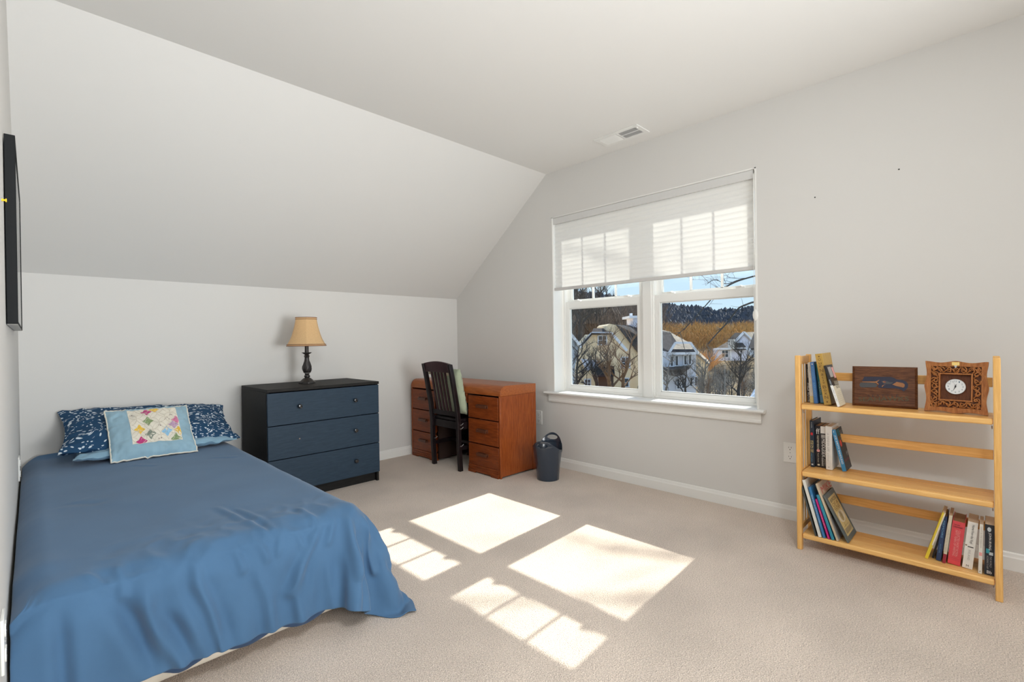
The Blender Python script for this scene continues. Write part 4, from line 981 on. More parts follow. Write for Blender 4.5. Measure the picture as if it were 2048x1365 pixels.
# ------------------------------------------------------------------ chair
CHW = plain('black_brown_lacquer', (.010, .006, .007), .38, spec=.3, coat=.05, noise_amt=.3, noise_scale=20)
CHR = plain('deep_burgundy_lacquer', (.030, .009, .012), .38, spec=.3, coat=.05, noise_amt=.3, noise_scale=20)
GRN = cloth('sage_green_cushion_cotton', (.40, .46, .33), .08, 25)
YL, YR = -.468, -.822
ch = thing('chair', 'dark wooden slat-back chair pushed up to the brown desk', 'chair', (-.46, -.645, 0))
def leg_path(y): return [Vector((-.640, y, 0)), Vector((-.652, y, .20)), Vector((-.655, y, .40)), Vector((-.668, y, .52)), Vector((-.712, y, .76)), Vector((-.735, y, .868))]
def ribbon(pts, w, d):   # w across y, d along x
    m = MB(); P = [Vector(p) for p in pts]
    for p in P: m.v += [p+Vector((-d/2, -w/2, 0)), p+Vector((d/2, -w/2, 0)), p+Vector((d/2, w/2, 0)), p+Vector((-d/2, w/2, 0))]
    for i in range(len(P)-1):
        for k in range(4): m.f.append((4*i+k, 4*i+(k+1) % 4, 4*i+4+(k+1) % 4, 4*i+4+k)); m.m.append(0)
    m.f += [(3, 2, 1, 0), tuple(4*(len(P)-1)+k for k in range(4))]; m.m += [0, 0]
    return m
for y in (YL, YR): ribbon(leg_path(y), .030, .036).build('leg', CHW, ch, bevel=.004)
for y in (YL+.004, YR-.004): ribbon([(-.245, y, 0), (-.255, y, .40)], .030, .034).build('leg', CHW, ch, bevel=.004)
bm_ = MB()
def xb(z): return -.668-(z-.52)*.190
cp = [(y, .868+.022*math.cos((y-(YL+YR)/2)/.19*PI/2)) for y in [YL+(YR-YL)*k/10 for k in range(11)]]
outl = [(xb(.86), y, z) for y, z in cp]+[(xb(.800), YR, .800), (xb(.800), YL, .800)]
bm_.prism([Vector(p)+Vector((-.010, 0, 0)) for p in outl], (.022, 0, 0)); bm_.build('crest_rail', CHR, ch, bevel=.003)
MB().box((xb(.46)-.010, YL, .440), (xb(.46)+.010, YR, .478)).build('lower_rail', CHW, ch, bevel=.003)
for k in range(5):
    y = YL+(YR-YL)*(.245+.51*k/4); MB().beam((xb(.47), y, .470), (xb(.80), y, .805), .020, .009, (1, 0, 0)).build('slat', CHR, ch)
MB().box((-.640, YL-.004, .395), (-.235, YR+.004, .420)).build('seat', CHW, ch, bevel=.006, seg=3)
MB().box((-.650, YL-.012, .335), (-.636, YR+.012, .395)).box((-.268, YL-.012, .335), (-.252, YR+.012, .395)).box((-.64, YL+.008, .335), (-.26, YL-.006, .395)).box((-.64, YR+.006, .335), (-.26, YR-.008, .395)).build('apron', CHW, ch)
for y in (YL, YR): MB().box((-.64, y-.008, .170), (-.25, y+.008, .200)).build('stretcher', CHW, ch)
MB().box((-.460, YL, .175), (-.440, YR, .197)).build('stretcher', CHW, ch)
hw = MB()
for y, z in ((YR-.016, .375), (YR-.016, .345), (YR-.016, .205), (YL-.018, .225)): hw.tube([(-.648, y, z), (-.648, y-.006, z)], .006, 8).tube([(-.640, y-.004, z), (-.622, y-.004, z+.012)], .0025, 5)
hw.build('bolts', METAL, ch)
CB = frame_of((-.618, -.655, .640), (0, -1, 0), (-.19, 0, 1))
pillow('chair_cushion', 'sage green cushion tied against the back of the dark desk chair', GRN, .195, .190, .042, CB, 7.7, 'cushion', n=30, pinch=.02, pw=5)
ties = MB()
for y in (YL+(YR-YL)*.13, YL+(YR-YL)*.80): ties.add([(xb(.80)+.016, y-.020, .775), (xb(.80)+.016, y+.020, .775), (xb(.86)+.013, y+.022, .860), (xb(.86)+.013, y-.022, .860)], [(0, 1, 2, 3)])
tt = bpy.data.objects['chair_cushion']; 
ties.build('tie', cloth('cream_tie', (.62, .55, .40), .08, 40), tt, solid=.003)

# ------------------------------------------------------------------ wastebasket
bx, by = -.322, -1.478
bn = thing('wastebasket', 'glossy charcoal wastebasket with wavy rim and two handle holes by the desk', 'wastebasket', (bx, by, 0))
BINM = plain('charcoal_gloss_plastic', (.024, .036, .056), .22, spec=.5, coat=.5)
PHI = math.atan2(CAM.y-by, CAM.x-bx)-.35           # handle axis points roughly at the room
NA, NZ = 128, 64
def rim(a): return .268+.062*math.cos(2*(a-PHI))*(1 if math.cos(a-PHI) < 0 else .62)
def rad(z): return .084+.040*min(1, z/.30)**1.35 - (.002 if z > .26 else 0)
HA, HB, HC_ = .36, .0175, .036   # handle hole half angle, half height, distance below rim
m = MB(); keep = []
for j in range(NZ+1):
    for i in range(NA):
        a = 2*PI*i/NA; z = rim(a)*(j/NZ)
        m.v.append(Vector((bx+rad(z)*math.cos(a), by+rad(z)*math.sin(a), z)))
def inhole(a, z):
    for c in (PHI, PHI+PI):
        da = (a-c+PI) % (2*PI)-PI
        if (da/HA)**2+((z-(rim(c)-HC_))/HB)**2 < 1: return True
    return False
for j in range(NZ):
    for i in range(NA):
        a = 2*PI*(i+.5)/NA; z = rim(a)*((j+.5)/NZ)
        if not inhole(a, z): m.f.append((j*NA+i, j*NA+(i+1) % NA, (j+1)*NA+(i+1) % NA, (j+1)*NA+i)); m.m.append(0)
used = set(q for f in m.f for q in f)
for j in range(NZ+1):                               # pull the ragged edge of each hole onto its ellipse
    for i in range(NA):
        q = j*NA+i
        if q not in used: continue
        a = 2*PI*i/NA; z = rim(a)*(j/NZ)
        for c in (PHI, PHI+PI):
            da = (a-c+PI) % (2*PI)-PI; dz = z-(rim(c)-HC_); e = math.hypot(da/HA, dz/HB)
            if .55 < e < 1.16:
                faces = sum(1 for (dj, di) in ((0, 0), (-1, 0), (0, -1), (-1, -1)) if 0 <= j+dj < NZ and not inhole(2*PI*(i+di+.5)/NA, rim(2*PI*(i+di+.5)/NA)*((j+dj+.5)/NZ)))
                if faces < 4:
                    a2, z2 = c+da/e, rim(c)-HC_+dz/e; m.v[q] = Vector((bx+rad(z2)*math.cos(a2), by+rad(z2)*math.sin(a2), z2))
bo = m.build('body', BINM, bn, smooth=60)
sm2 = bo.modifiers.new('thickness', 'SOLIDIFY'); sm2.thickness = .0028; sm2.offset = -1
MB().lathe([(.082, .002), (.084, .006), (.080, .009)], (bx, by, 0), 48).build('bottom', BINM, bn)

# ------------------------------------------------------------------ picture on the left wall
pf = thing('framed_picture', 'black framed picture seen edge-on, hanging on the left wall', 'picture', (LX, -1.36, 1.41))
PFB = plain('black_frame_wood', (.010, .011, .012), .6, spec=.15); ya, yb, za, zb = -.92, -1.80, 1.128, 1.695; xf = LX+.026
for a, b in (((LX+.002, yb, za), (xf, yb+.009, zb)), ((LX+.002, ya, za), (xf, ya-.009, zb)), ((LX+.002, ya-.009, za), (xf, yb+.009, za+.009)), ((LX+.002, ya-.026, zb-.022), (xf, yb+.009, zb))): MB().box(a, b).build('frame_rail', PFB, pf, bevel=.0015)
MB().box((LX+.004, ya-.009, za+.009), (LX+.018, yb+.009, zb-.009)).build('mat_board', plain('cream_mat_board', (.70, .70, .64), .8), pf)
MB().box((LX+.0182, ya-.15, za+.12), (LX+.019, yb+.15, zb-.12)).build('print', plain('grey_print', (.35, .37, .36), .7, noise_amt=.5, noise_scale=9), pf)
MB().box((LX+.0225, ya-.009, za+.009), (LX+.0245, yb+.009, zb-.009)).build('glazing', GLASS, pf)
MB().box((LX+.002, ya-.004, za-.0008), (xf-.001, yb+.004, za)).build('lower_edge', plain('bare_frame_edge', (.55, .54, .50), .6), pf)
pin = thing('push_pin', 'yellow push pin in the left wall beside the framed picture', 'pin', (LX, -1.955, 1.463))
k = MB().lathe([(.0042, 0), (.0042, .002), (.0025, .004), (.0025, .006), (.005, .008), (.005, .010)], (0, 0, 0), 12); k.v = [Vector((LX+p.z, -1.955+p.x, 1.463+p.y)) for p in k.v]
k.build('head', plain('yellow_plastic', (.9, .62, .02), .35), pin)

# ------------------------------------------------------------------ bookcase
OAK = wood('honey_oak', (.68, .35, .10), (.88, .54, .20), (.78, .44, .145), axis=1, rough=.38, scale=1.5, stretch=16, coat=.2, bump=.05)
OAKV = wood('honey_oak_upright', (.70, .38, .115), (.88, .56, .215), (.79, .46, .155), axis=2, rough=.38, scale=1.5, stretch=16, coat=.2, bump=.05)
OAKS = [wood('honey_oak_plank_%s' % n, c1, c2, None, axis=1, rough=.36, scale=1.5, stretch=18, coat=.2, bump=.04) for n, c1, c2 in (('pale', (.74, .41, .13), (.90, .57, .22)), ('mid', (.66, .34, .10), (.85, .49, .17)), ('deep', (.60, .29, .08), (.80, .44, .145)))]
SX0, SX1 = -.405, -.185; SYL, SYR = -3.176, -3.892; PT = .022; STOP = .960
bc = thing('bookcase', 'honey oak three-shelf folding bookcase standing at the right wall', 'bookcase', (-.295, -3.534, 0))
for y in (SYL, SYR+PT):
    for x in (SX0, SX1-.024): MB().box((x, y, 0), (x+.024, y-PT, STOP)).build('post', OAKV, bc, bevel=.003)
    for za, zb in ((.915, .955), (.690, .716), (.360, .386), (.090, .115)): MB().box((SX0+.024, y-.006, za), (SX1-.024, y-PT+.006, zb)).build('side_rail', OAK, bc, bevel=.002)
    for k in range(3):
        x = SX0+.024+(SX1-SX0-.048)*(k+1)/4
        for za, zb in ((.716, .915), (.386, .690), (.115, .360)): MB().box((x-.0055, y-.0090, za), (x+.0055, y-PT+.0090, zb)).build('slat', OAKV, bc)
for zt in (.718, .388, .081):
    sf = MB().box((SX0+.004, SYL-PT-.001, zt-.024), (SX0+.022, SYR+PT+.001, zt)).build('shelf', OAKS[0], bc, bevel=.006, seg=3)
    wdt = (SX1-SX0-.022-.004)/3
    for k in range(3): MB().box((SX0+.0222+k*wdt, SYL-PT-.001, zt-.020), (SX0+.022+(k+1)*wdt-.0008, SYR+PT+.001, zt-.0004*(k % 2)-.0002)).build('plank', OAKS[(k+(1 if zt > .5 else 0)) % 3], sf, bevel=.0008)
    MB().tube([(SX0+.030, SYL-PT-.004, zt-.030), (SX0+.034, SYL-PT-.004, zt-.040), (SX0+.05, SYL-PT-.004, zt-.045)], .002, 5).tube([(SX0+.030, SYR+PT+.004, zt-.030), (SX0+.034, SYR+PT+.004, zt-.040), (SX0+.05, SYR+PT+.004, zt-.045)], .002, 5).build('hinge_wire', METAL, sf)
for zc in (.848, .540, .232): MB().box((SX1-.020, SYL-PT-.001, zc-.020), (SX1-.006, SYR+PT+.001, zc+.020)).build('back_rail', OAK, bc, bevel=.002)

# ------------------------------------------------------------------ books
PAGE = plain('page_block', (.60, .47, .33), .9, noise_amt=.15, noise_scale=300); PAGEW = plain('white_page_block', (.74, .68, .57), .9, noise_amt=.1, noise_scale=300); PAGEB = plain('browned_page_block', (.34, .19, .09), .9, noise_amt=.2, noise_scale=300)
def cmat(name, col, rough=.42, amt=.06): return bpy.data.materials.get(name) or plain(name, col, rough, noise_amt=amt, noise_scale=40)
INK = {'white': cmat('white_ink', (.80, .80, .78)), 'black': cmat('black_ink', (.015, .015, .017)), 'gold': cmat('gold_ink', (.62, .50, .22)), 'cream': cmat('cream_ink', (.72, .66, .50)), 'grey': cmat('grey_ink', (.36, .35, .34)), 'red': cmat('red_ink', (.55, .03, .035)), 'blue': cmat('blue_ink', (.14, .35, .55)), 'pink': cmat('pink_ink', (.75, .35, .33)), 'brown': cmat('brown_ink', (.16, .08, .02)), 'teal': cmat('teal_ink', (.03, .30, .36)), 'maroon': cmat('maroon_ink', (.28, .02, .04)), 'pale': cmat('pale_ink', (.55, .62, .66))}
def book(label, x, y, z, tilt, h, th, depth, col, hard=False, pages=None, top=.001, spine=(), front=(), group=None, name='book', yaw=0.0):
    """x, y, z: spine's foot on the shelf; tilt in degrees, + leans left; spine/front: (kind, ...) in fractions of the face"""
    s = -1 if tilt >= 0 else 1                       # books leaning left stand on their left foot
    t = thing(name, label, 'book', (x, y, z+.0006), (math.radians(-tilt), 0, yaw), group)
    cm = cmat('cover_%d_%d_%d' % tuple(int(c*255) for c in col), col)
    b = .0022 if hard else .0007; ov = .003 if hard else 0
    def bx(m, x0, x1, f0, f1, z0, z1): m.box((x0, s*f0, z0), (x1, s*f1, z1)); return m
    c = MB(); bx(c, 0, b, 0, th, 0, h); bx(c, b, depth, 0, b, 0, h); bx(c, b, depth, th-b, th, 0, h)
    c.build('cover', cm, t, local=True, bevel=.0012 if hard else 0)
    p = MB(); bx(p, b, depth-ov-.0005, b, th-b, ov+.0002, h-ov-top); p.build('pages', pages or PAGE, t, local=True)
    def face(kind, items):
        for it in items:
            k, ink, u0, u1, v0, v1 = it[:6]
            # u along the face from the reader's left, v from the foot
            if kind == 's':                              # spine faces -x; reader's left is +y
                O = Vector((0, (s*th if s > 0 else 0), 0)); X = Vector((0, -1, 0)); Wd = th; N = Vector((-1, 0, 0))
            else:                                        # front cover faces -y, reader's left is the spine
                O = Vector((0, (s*th if s < 0 else 0), 0)); X = Vector((1, 0, 0)); Wd = depth; N = Vector((0, -1, 0))
            Z = Vector((0, 0, 1)); A = O+X*Wd*u0+Z*h*v0; w = Wd*(u1-u0); hh = h*(v1-v0)
            if k == 'r':
                P = [A, A+X*w, A+X*w+Z*hh, A+Z*hh]; MB().add([q+N*.0003 for q in P]+[q-N*.0002 for q in P], [(0, 1, 2, 3), (4, 7, 6, 5)]).build('colour_block', INK[ink], t, local=True)
            elif k == 'o':
                cc = A+X*w/2+Z*hh/2; MB().add([cc+N*.0005]+[cc+X*w/2*math.cos(2*PI*q/20)+Z*hh/2*math.sin(2*PI*q/20)+N*.0005 for q in range(20)], [(0, 1+q, 1+(q+1) % 20) for q in range(20)]).build('printed_disc', INK[ink], t, local=True)
            elif k == 'd':                               # words running down the spine
                text_mesh(it[6], 'lettering', INK[ink], t, A+Z*hh, -Z, X, hh, w, .0006)
            elif k == 't':                               # upright words
                text_mesh(it[6], 'lettering', INK[ink], t, A, X, Z, w, hh, .0006)
    face('s', spine); face('f', front)
    return t
z = .7182
book('thin black paperback by the left post, top shelf', -.286, -3.200, z, 1.8, .193, .017, .125, (.014, .013, .018), spine=[('d', 'white', .22, .80, .04, .50, 'PHILIP ROTH'), ('d', 'cream', .30, .65, .64, .86, 'Everyman'), ('r', 'grey', .2, .7, .015, .035)])
book('cream paperback with ochre foot, top shelf', -.312, -3.2185, z, 2.6, .203, .0165, .135, (.62, .58, .50), spine=[('r', 'gold', .02, .98, .0, .17), ('d', 'grey', .30, .68, .62, .90, 'SAINT OF'), ('d', 'grey', .30, .62, .26, .56, 'LOST THINGS')])
book('bright blue hardback, top shelf', -.324, -3.2385, z, 4.2, .206, .0165, .14, (.055, .185, .50), hard=True, pages=PAGEW, spine=[('d', 'blue', .22, .74, .56, .90, 'ALESSANDRO'), ('d', 'blue', .22, .74, .16, .50, 'BARICCO'), ('o', 'pale', .3, .7, .93, .97)])
book('teal paperback half hidden by the mustard book, top shelf', -.300, -3.2605, z, 5.6, .196, .0155, .12, (.012, .20, .23), spine=[('d', 'pale', .2, .6, .25, .55, 'OCEAN'), ('r', 'blue', .05, .95, .02, .22)])
book('tall mustard hardback, the tallest on the top shelf', -.363, -3.290, z, 8.4, .250, .030, .175, (.46, .285, .058), hard=True, spine=[('t', 'brown', .30, .70, .86, .91, 'O'), ('t', 'brown', .30, .70, .79, .83, 'u'), ('t', 'brown', .32, .70, .73, .77, 'r'), ('t', 'brown', .26, .76, .64, .70, 'N'), ('t', 'brown', .32, .68, .57, .61, 'a'), ('t', 'brown', .34, .66, .51, .55, 't'), ('t', 'brown', .44, .56, .46, .50, 'i'), ('t', 'brown', .36, .66, .41, .45, 'v'), ('t', 'brown', .26, .76, .32, .38, 'B'), ('t', 'brown', .30, .70, .26, .30, 'o'), ('t', 'brown', .30, .70, .20, .24, 'x'), ('t', 'brown', .26, .76, .12, .18, 'N'), ('o', 'brown', .38, .62, .045, .075), ('o', 'brown', .38, .62, .93, .96)])
book('black and white paperback leaning on the mustard book', -.392, -3.350, z, 16.0, .200, .011, .120, (.016, .016, .018), pages=PAGEW, spine=[('r', 'white', 0, 1, 0, .515), ('d', 'pale', .2, .75, .52, .66, 'WEST'), ('d', 'grey', .3, .7, .12, .44, 'STREET RECORD')],
     front=[('r', 'cream', 0, 1, 0, .49), ('r', 'grey', .10, .60, .70, .95), ('r', 'pink', .66, .96, .66, .93), ('t', 'cream', .34, .96, .50, .60, 'RUNNING'), ('t', 'black', .42, .94, .41, .485, 'NOTES')]+[('t', 'grey', .10, .93, .06+.045*k, .075+.045*k, q) for k, q in enumerate(('a story of the long year', 'told in letters and lists', 'by those who stayed home', 'and those who went away', 'before the winter came', 'to the far side of town', 'and the river froze over'))])
z = .3882
book('slim pink paperback against the slats, middle shelf', -.200, -3.2000, z, .6, .158, .0075, .105, (.42, .06, .10), spine=[('d', 'pink', .15, .8, .1, .9, 'THE SMALL HOURS')])
book('tall navy hardback with red disc, middle shelf', -.277, -3.2085, z, .5, .236, .0175, .150, (.016, .030, .052), hard=True, spine=[('o', 'red', .22, .80, .68, .745), ('t', 'gold', .14, .86, .48, .57, 'GOD'), ('t', 'gold', .14, .86, .40, .465, 'OF'), ('t', 'gold', .14, .86, .31, .385, 'WAR'), ('d', 'blue', .22, .5, .10, .30, 'HISTORY'), ('d', 'pale', .40, .62, .84, .97, 'A NOVEL'), ('r', 'pale', .25, .72, .04, .07)])
book('black paperback with pale pink disc on its spine, middle shelf', -.256, -3.2275, z, .5, .209, .0225, .130, (.014, .014, .016), pages=PAGEB, spine=[('t', 'white', .18, .90, .80, .93, 'ff'), ('d', 'cream', .36, .68, .43, .76, 'REMEMBER'), ('o', 'pink', .22, .88, .36, .43), ('d', 'cream', .40, .64, .11, .33, 'Ruth Ozeki'), ('o', 'cream', .32, .80, .03, .075)])
book('black and white paperback reading MIDDLESEX, middle shelf', -.261, -3.252, z, .4, .209, .0235, .132, (.018, .018, .018), pages=PAGEB, spine=[('r', 'white', 0, 1, .83, 1), ('r', 'grey', .1, .9, .72, .80), ('d', 'white', .18, .84, .26, .70, 'MIDDLESEX'), ('d', 'grey', .52, .80, .05, .22, 'JEFFREY'), ('d', 'white', .14, .42, .04, .24, 'EUGENIDES')])
book('thick white hardback, middle shelf', -.285, -3.2775, z, .3, .216, .0270, .150, (.66, .64, .60), hard=True, spine=[('d', 'grey', .26, .60, .42, .84, 'A TENDER LIFE'), ('d', 'grey', .28, .50, .20, .38, 'a novel'), ('r', 'grey', .35, .55, .05, .07)])
book('blue-spined paperback tipped towards the white hardback, middle shelf', -.275, -3.345, z, 12.5, .204, .0165, .125, (.035, .22, .42), pages=PAGE, spine=[('d', 'white', .20, .76, .17, .86, 'JOE SMITTY BANDLEAD'), ('t', 'pale', .3, .6, .92, .97, 'f')],
     front=[('r', 'black', .02, 1, 0, 1), ('o', 'red', .12, .42, .56, .72), ('t', 'grey', .50, .92, .80, .92, 'THE'), ('t', 'grey', .40, .94, .70, .80, 'COLLAR'), ('t', 'maroon', .2, .9, .20, .27, 'stories'), ('t', 'grey', .68, .96, .30, .40, 'ff'), ('r', 'teal', .1, .5, .82, .97)])
z = .0812
book('slim dark grey picture book, outermost of the leaning ones on the bottom shelf', -.398, -3.252, z, 14.2, .236, .0075, .200, (.055, .065, .062), hard=True, pages=PAGEW)
book('white binder-like book leaning on the left side, bottom shelf', -.400, -3.268, z, 14.4, .272, .0125, .205, (.70, .69, .64), hard=False, pages=PAGEB)
book('thin bright blue picture book, bottom shelf', -.398, -3.286, z, 14.6, .240, .0105, .195, (.035, .19, .42), hard=True, pages=PAGEW, spine=[('d', 'pale', .3, .7, .3, .85, 'THE SEA AND THE MOON')])
book('thin magenta book between two blue ones, bottom shelf', -.396, -3.305, z, 16.0, .186, .0085, .160, (.55, .015, .19), hard=True, pages=PAGEW, spine=[('d', 'pink', .3, .7, .25, .7, 'BALLET')])
book('thin blue book with teal edge, bottom shelf', -.396, -3.320, z, 17.0, .210, .0125, .170, (.025, .20, .36), hard=True, pages=PAGEW, spine=[('r', 'teal', .55, 1, 0, 1)])
book('large pale picture book with red title and a dark landscape, bottom shelf', -.398, -3.341, z, 18.5, .268, .0085, .215, (.56, .46, .33), hard=True, pages=PAGEW,
     front=[('t', 'red', .12, .95, .80, .92, 'MIKE'), ('t', 'grey', .10, .80, .93, .97, 'A LOT OF'), ('r', 'grey', .03, .98, .02, .40), ('o', 'black', .16, .60, .30, .66), ('r', 'black', .45, .95, .14, .42), ('o', 'gold', .50, .95, .50, .72)])
book('grey bordered picture book with a yellow bird on the cover, bottom shelf', -.388, -3.382, z, 26.0, .224, .0075, .178, (.10, .125, .125), hard=True, pages=PAGEW,
     front=[('r', 'gold', .14, .86, .10, .90), ('t', 'black', .22, .78, .79, .86, 'BIRDS'), ('t', 'brown', .22, .78, .69, .77, 'OF A'), ('t', 'brown', .22, .78, .60, .68, 'FEATHER'), ('o', 'cream', .2, .8, .34, .58), ('o', 'gold', .34, .62, .36, .60), ('r', 'brown', .38, .44, .26, .40), ('r', 'black', .24, .72, .255, .275), ('r', 'cream', .2, .8, .13, .23)])
book('yellow worn paperback leaning right, bottom shelf', -.346, -3.664, z, -15.8, .222, .0105, .115, (.72, .55, .04), pages=PAGEW, spine=[('r', 'cream', .55, 1, .3, 1)])
book('thin black paperback behind the yellow one, bottom shelf', -.318, -3.682, z, -13.0, .190, .0065, .115, (.015, .013, .013), pages=PAGE)
book('navy blue hardback leaning right, bottom shelf', -.337, -3.706, z, -6.7, .198, .0165, .140, (.020, .045, .125), hard=True, pages=PAGEB, spine=[('d', 'blue', .30, .66, .52, .90, 'MEMOIRS'), ('d', 'blue', .36, .60, .18, .38, 'VOLUME ONE')])
book('thin cream book with dark red foot, bottom shelf', -.349, -3.7215, z, -6.6, .210, .0108, .130, (.62, .55, .42), pages=PAGE, spine=[('r', 'maroon', 0, 1, 0, .19), ('d', 'grey', .3, .7, .24, .70, 'ON THE ROAD TO THE NORTH')])
book('thick coral red hardback, the widest on the bottom shelf', -.343, -3.7665, z, -5.7, .186, .0400, .150, (.66, .065, .080), hard=True, pages=PAGEB, spine=[('t', 'black', .14, .62, .90, .93, 'THE NEW'), ('t', 'black', .08, .84, .85, .885, 'CORRESPONDENT'), ('d', 'pink', .52, .70, .20, .80, 'COLLECTED SHORT FICTION'), ('d', 'pink', .30, .48, .20, .80, 'FIFTY YEARS OF WRITING'), ('r', 'maroon', .03, .97, .140, .144), ('r', 'maroon', .03, .97, .105, .109)])
book('thick white paperback with handwritten title, bottom shelf', -.348, -3.8035, z, -5.8, .197, .0310, .130, (.74, .72, .67), pages=PAGE, spine=[('d', 'black', .36, .72, .54, .94, 'Home from the Vinyl'), ('r', 'black', .28, .84, .455, .475), ('o', 'brown', .02, .22, .475, .50), ('d', 'grey', .40, .62, .18, .40, 'IRELAND'), ('t', 'black', .36, .60, .03, .08, 'M')])
book('slim white paperback next to the dark one, bottom shelf', -.370, -3.832, z, -1.8, .202, .0110, .125, (.72, .70, .63), pages=PAGE, spine=[('d', 'grey', .3, .7, .52, .95, 'LIGHT IN THE WINDOW'), ('r', 'pink', .1, .9, .36, .43), ('t', 'black', .3, .7, .03, .06, 'f')])
book('dark paperback reading JOHN IRVING by the right post, bottom shelf', -.364, -3.8675, z, -1.0, .204, .0285, .130, (.012, .018, .028), pages=PAGE, spine=[('o', 'pale', .24, .64, .86, .95), ('d', 'white', .34, .66, .50, .84, 'JOHN IRVING'), ('r', 'teal', .14, .52, .43, .52), ('r', 'pale', .45, .86, .40, .46), ('d', 'grey', .52, .72, .16, .38, 'THE WORLD'), ('d', 'grey', .22, .40, .12, .38, 'ACCORDING TO GARP'), ('t', 'white', .25, .75, .03, .09, 'Bb')])

# ------------------------------------------------------------------ wooden team plaque
z = .718
PLQ = wood('walnut_plaque', (.060, .020, .009), (.185, .072, .028), (.11, .042, .017), axis=1, rough=.45, scale=3, stretch=9, coat=.2)
NAVY = plain('navy_inlay_paint', (.010, .012, .036), .5, noise_amt=.2, noise_scale=60); GREY_ = plain('slate_inlay_paint', (.050, .050, .055), .45); OLIVE = plain('moss_inlay_paint', (.055, .055, .022), .5); BURN = plain('burnt_inlay', (.026, .012, .009), .6); TANW = wood('tan_inlay', (.26, .11, .045), (.36, .17, .075), axis=1, scale=3)
pq = thing('plaque', 'dark walnut plaque with a navy bird head emblem, leaning on the top shelf', 'plaque', (-.282, -3.388, z+.001))
PW, PHT, PTH = .243, .190, .018
MATW[pq.name] = Matrix(((0, .30, -.954, 0), (-1, 0, 0, 0), (0, .954, .30, 0), (0, 0, 0, 1))) if False else MATW[pq.name]
X_ = Vector((.06, -1, 0)).normalized(); Y_ = Vector((.15, 0, 1)); Y_ = (Y_-X_*Y_.dot(X_)).normalized(); N_ = X_.cross(Y_)
PM = Matrix(((X_.x, Y_.x, N_.x, -.282), (X_.y, Y_.y, N_.y, -3.388), (X_.z, Y_.z, N_.z, z+.001), (0, 0, 0, 1)))
def plq(pts, off, th=.0006): return [PM @ Vector((x*PW, y*PHT, off)) for x, y in pts]
bvl = .010
q0 = [(0, 0), (PW, 0), (PW, PHT), (0, PHT)]; q1 = [(bvl, bvl), (PW-bvl, bvl), (PW-bvl, PHT-bvl), (bvl, PHT-bvl)]
m = MB(); m.v = [PM @ Vector((x, y, -PTH)) for x, y in q0]+[PM @ Vector((x, y, -.007)) for x, y in q0]+[PM @ Vector((x, y, 0)) for x, y in q1]
m.f = [(3, 2, 1, 0)]+[(k, (k+1) % 4, 4+(k+1) % 4, 4+k) for k in range(4)]+[(4+k, 4+(k+1) % 4, 8+(k+1) % 4, 8+k) for k in range(4)]+[(8, 9, 10, 11)]; m.m = [0]*len(m.f)
m.build('board', PLQ, pq)
def inlay(pts, mat, off=.0006, name='inlay'):
    """pts measured on a 2048 x 1365 view of the board face: corners (80,100) (1920,130) (1905,1275) (60,1165)"""
    P = []
    for px, py in pts:
        u = (px-75)/1840; ytop = 100+30*u; ybot = 1140+135*u; v = 1-(py-ytop)/(ybot-ytop); P.append((u, v))
    V = plq(P, off); n = len(V); b = MB(); nrm = N_*.0007
    b.add([p for p in V]+[p-nrm for p in V], [tuple(range(n)), tuple(range(n, 2*n))[::-1]]+[(i, n+i, n+(i+1) % n, (i+1) % n) for i in range(n)])
    b.build(name, mat, pq)
inlay([(430, 390), (1180, 395), (1290, 425), (1350, 465), (1520, 480), (1620, 530), (1665, 600), (1650, 680), (1600, 740), (1540, 790), (1480, 745), (1330, 705), (1130, 700), (850, 690), (830, 640), (850, 590), (790, 555), (880, 475), (750, 515), (370, 510)], NAVY)
inlay([(330, 545), (700, 545), (800, 590), (810, 640), (760, 675), (350, 675), (300, 640), (290, 590)], GREY_)
inlay([(920, 510), (1050, 500), (1170, 540), (1260, 540), (1200, 585), (1080, 590), (980, 570)], GREY_, .0010)
inlay([(955, 515), (1020, 505), (1060, 540), (1010, 560)], TANW, .0014)
inlay([(1010, 515), (1055, 520), (1040, 548), (1000, 545)], plain('eye_inlay', (.16, .03, .03), .5), .0018)
inlay([(1310, 560), (1350, 530), (1520, 560), (1570, 600), (1565, 660), (1530, 685), (1320, 635), (1230, 600)], TANW, .0010)
inlay([(760, 520), (880, 470), (860, 490), (800, 540), (860, 590), (840, 600), (770, 555), (370, 530), (370, 518)], TANW, .0012)
inlay([(930, 660), (960, 620), (1050, 595), (990, 625), (960, 665)], TANW, .0012)
def ptxt(txt, x0, y0, x1, y1, mat, name='lettering'):
    P = []
    for px, py in ((x0, y1), (x1, y1), (x0, y0)):
        u = (px-75)/1840; ytop = 100+30*u; ybot = 1140+135*u; P.append(PM @ Vector((u*PW, (1-(py-ytop)/(ybot-ytop))*PHT, .0003)))
    text_mesh(txt, name, mat, pq, MATW[pq.name].inverted() @ P[0], P[1]-P[0], P[2]-P[0], (P[1]-P[0]).length, (P[2]-P[0]).length, .0004)
ptxt('S E A T T L E', 540, 868, 1400, 930, BURN); ptxt('SEAHAWKS', 265, 935, 1680, 1045, OLIVE)

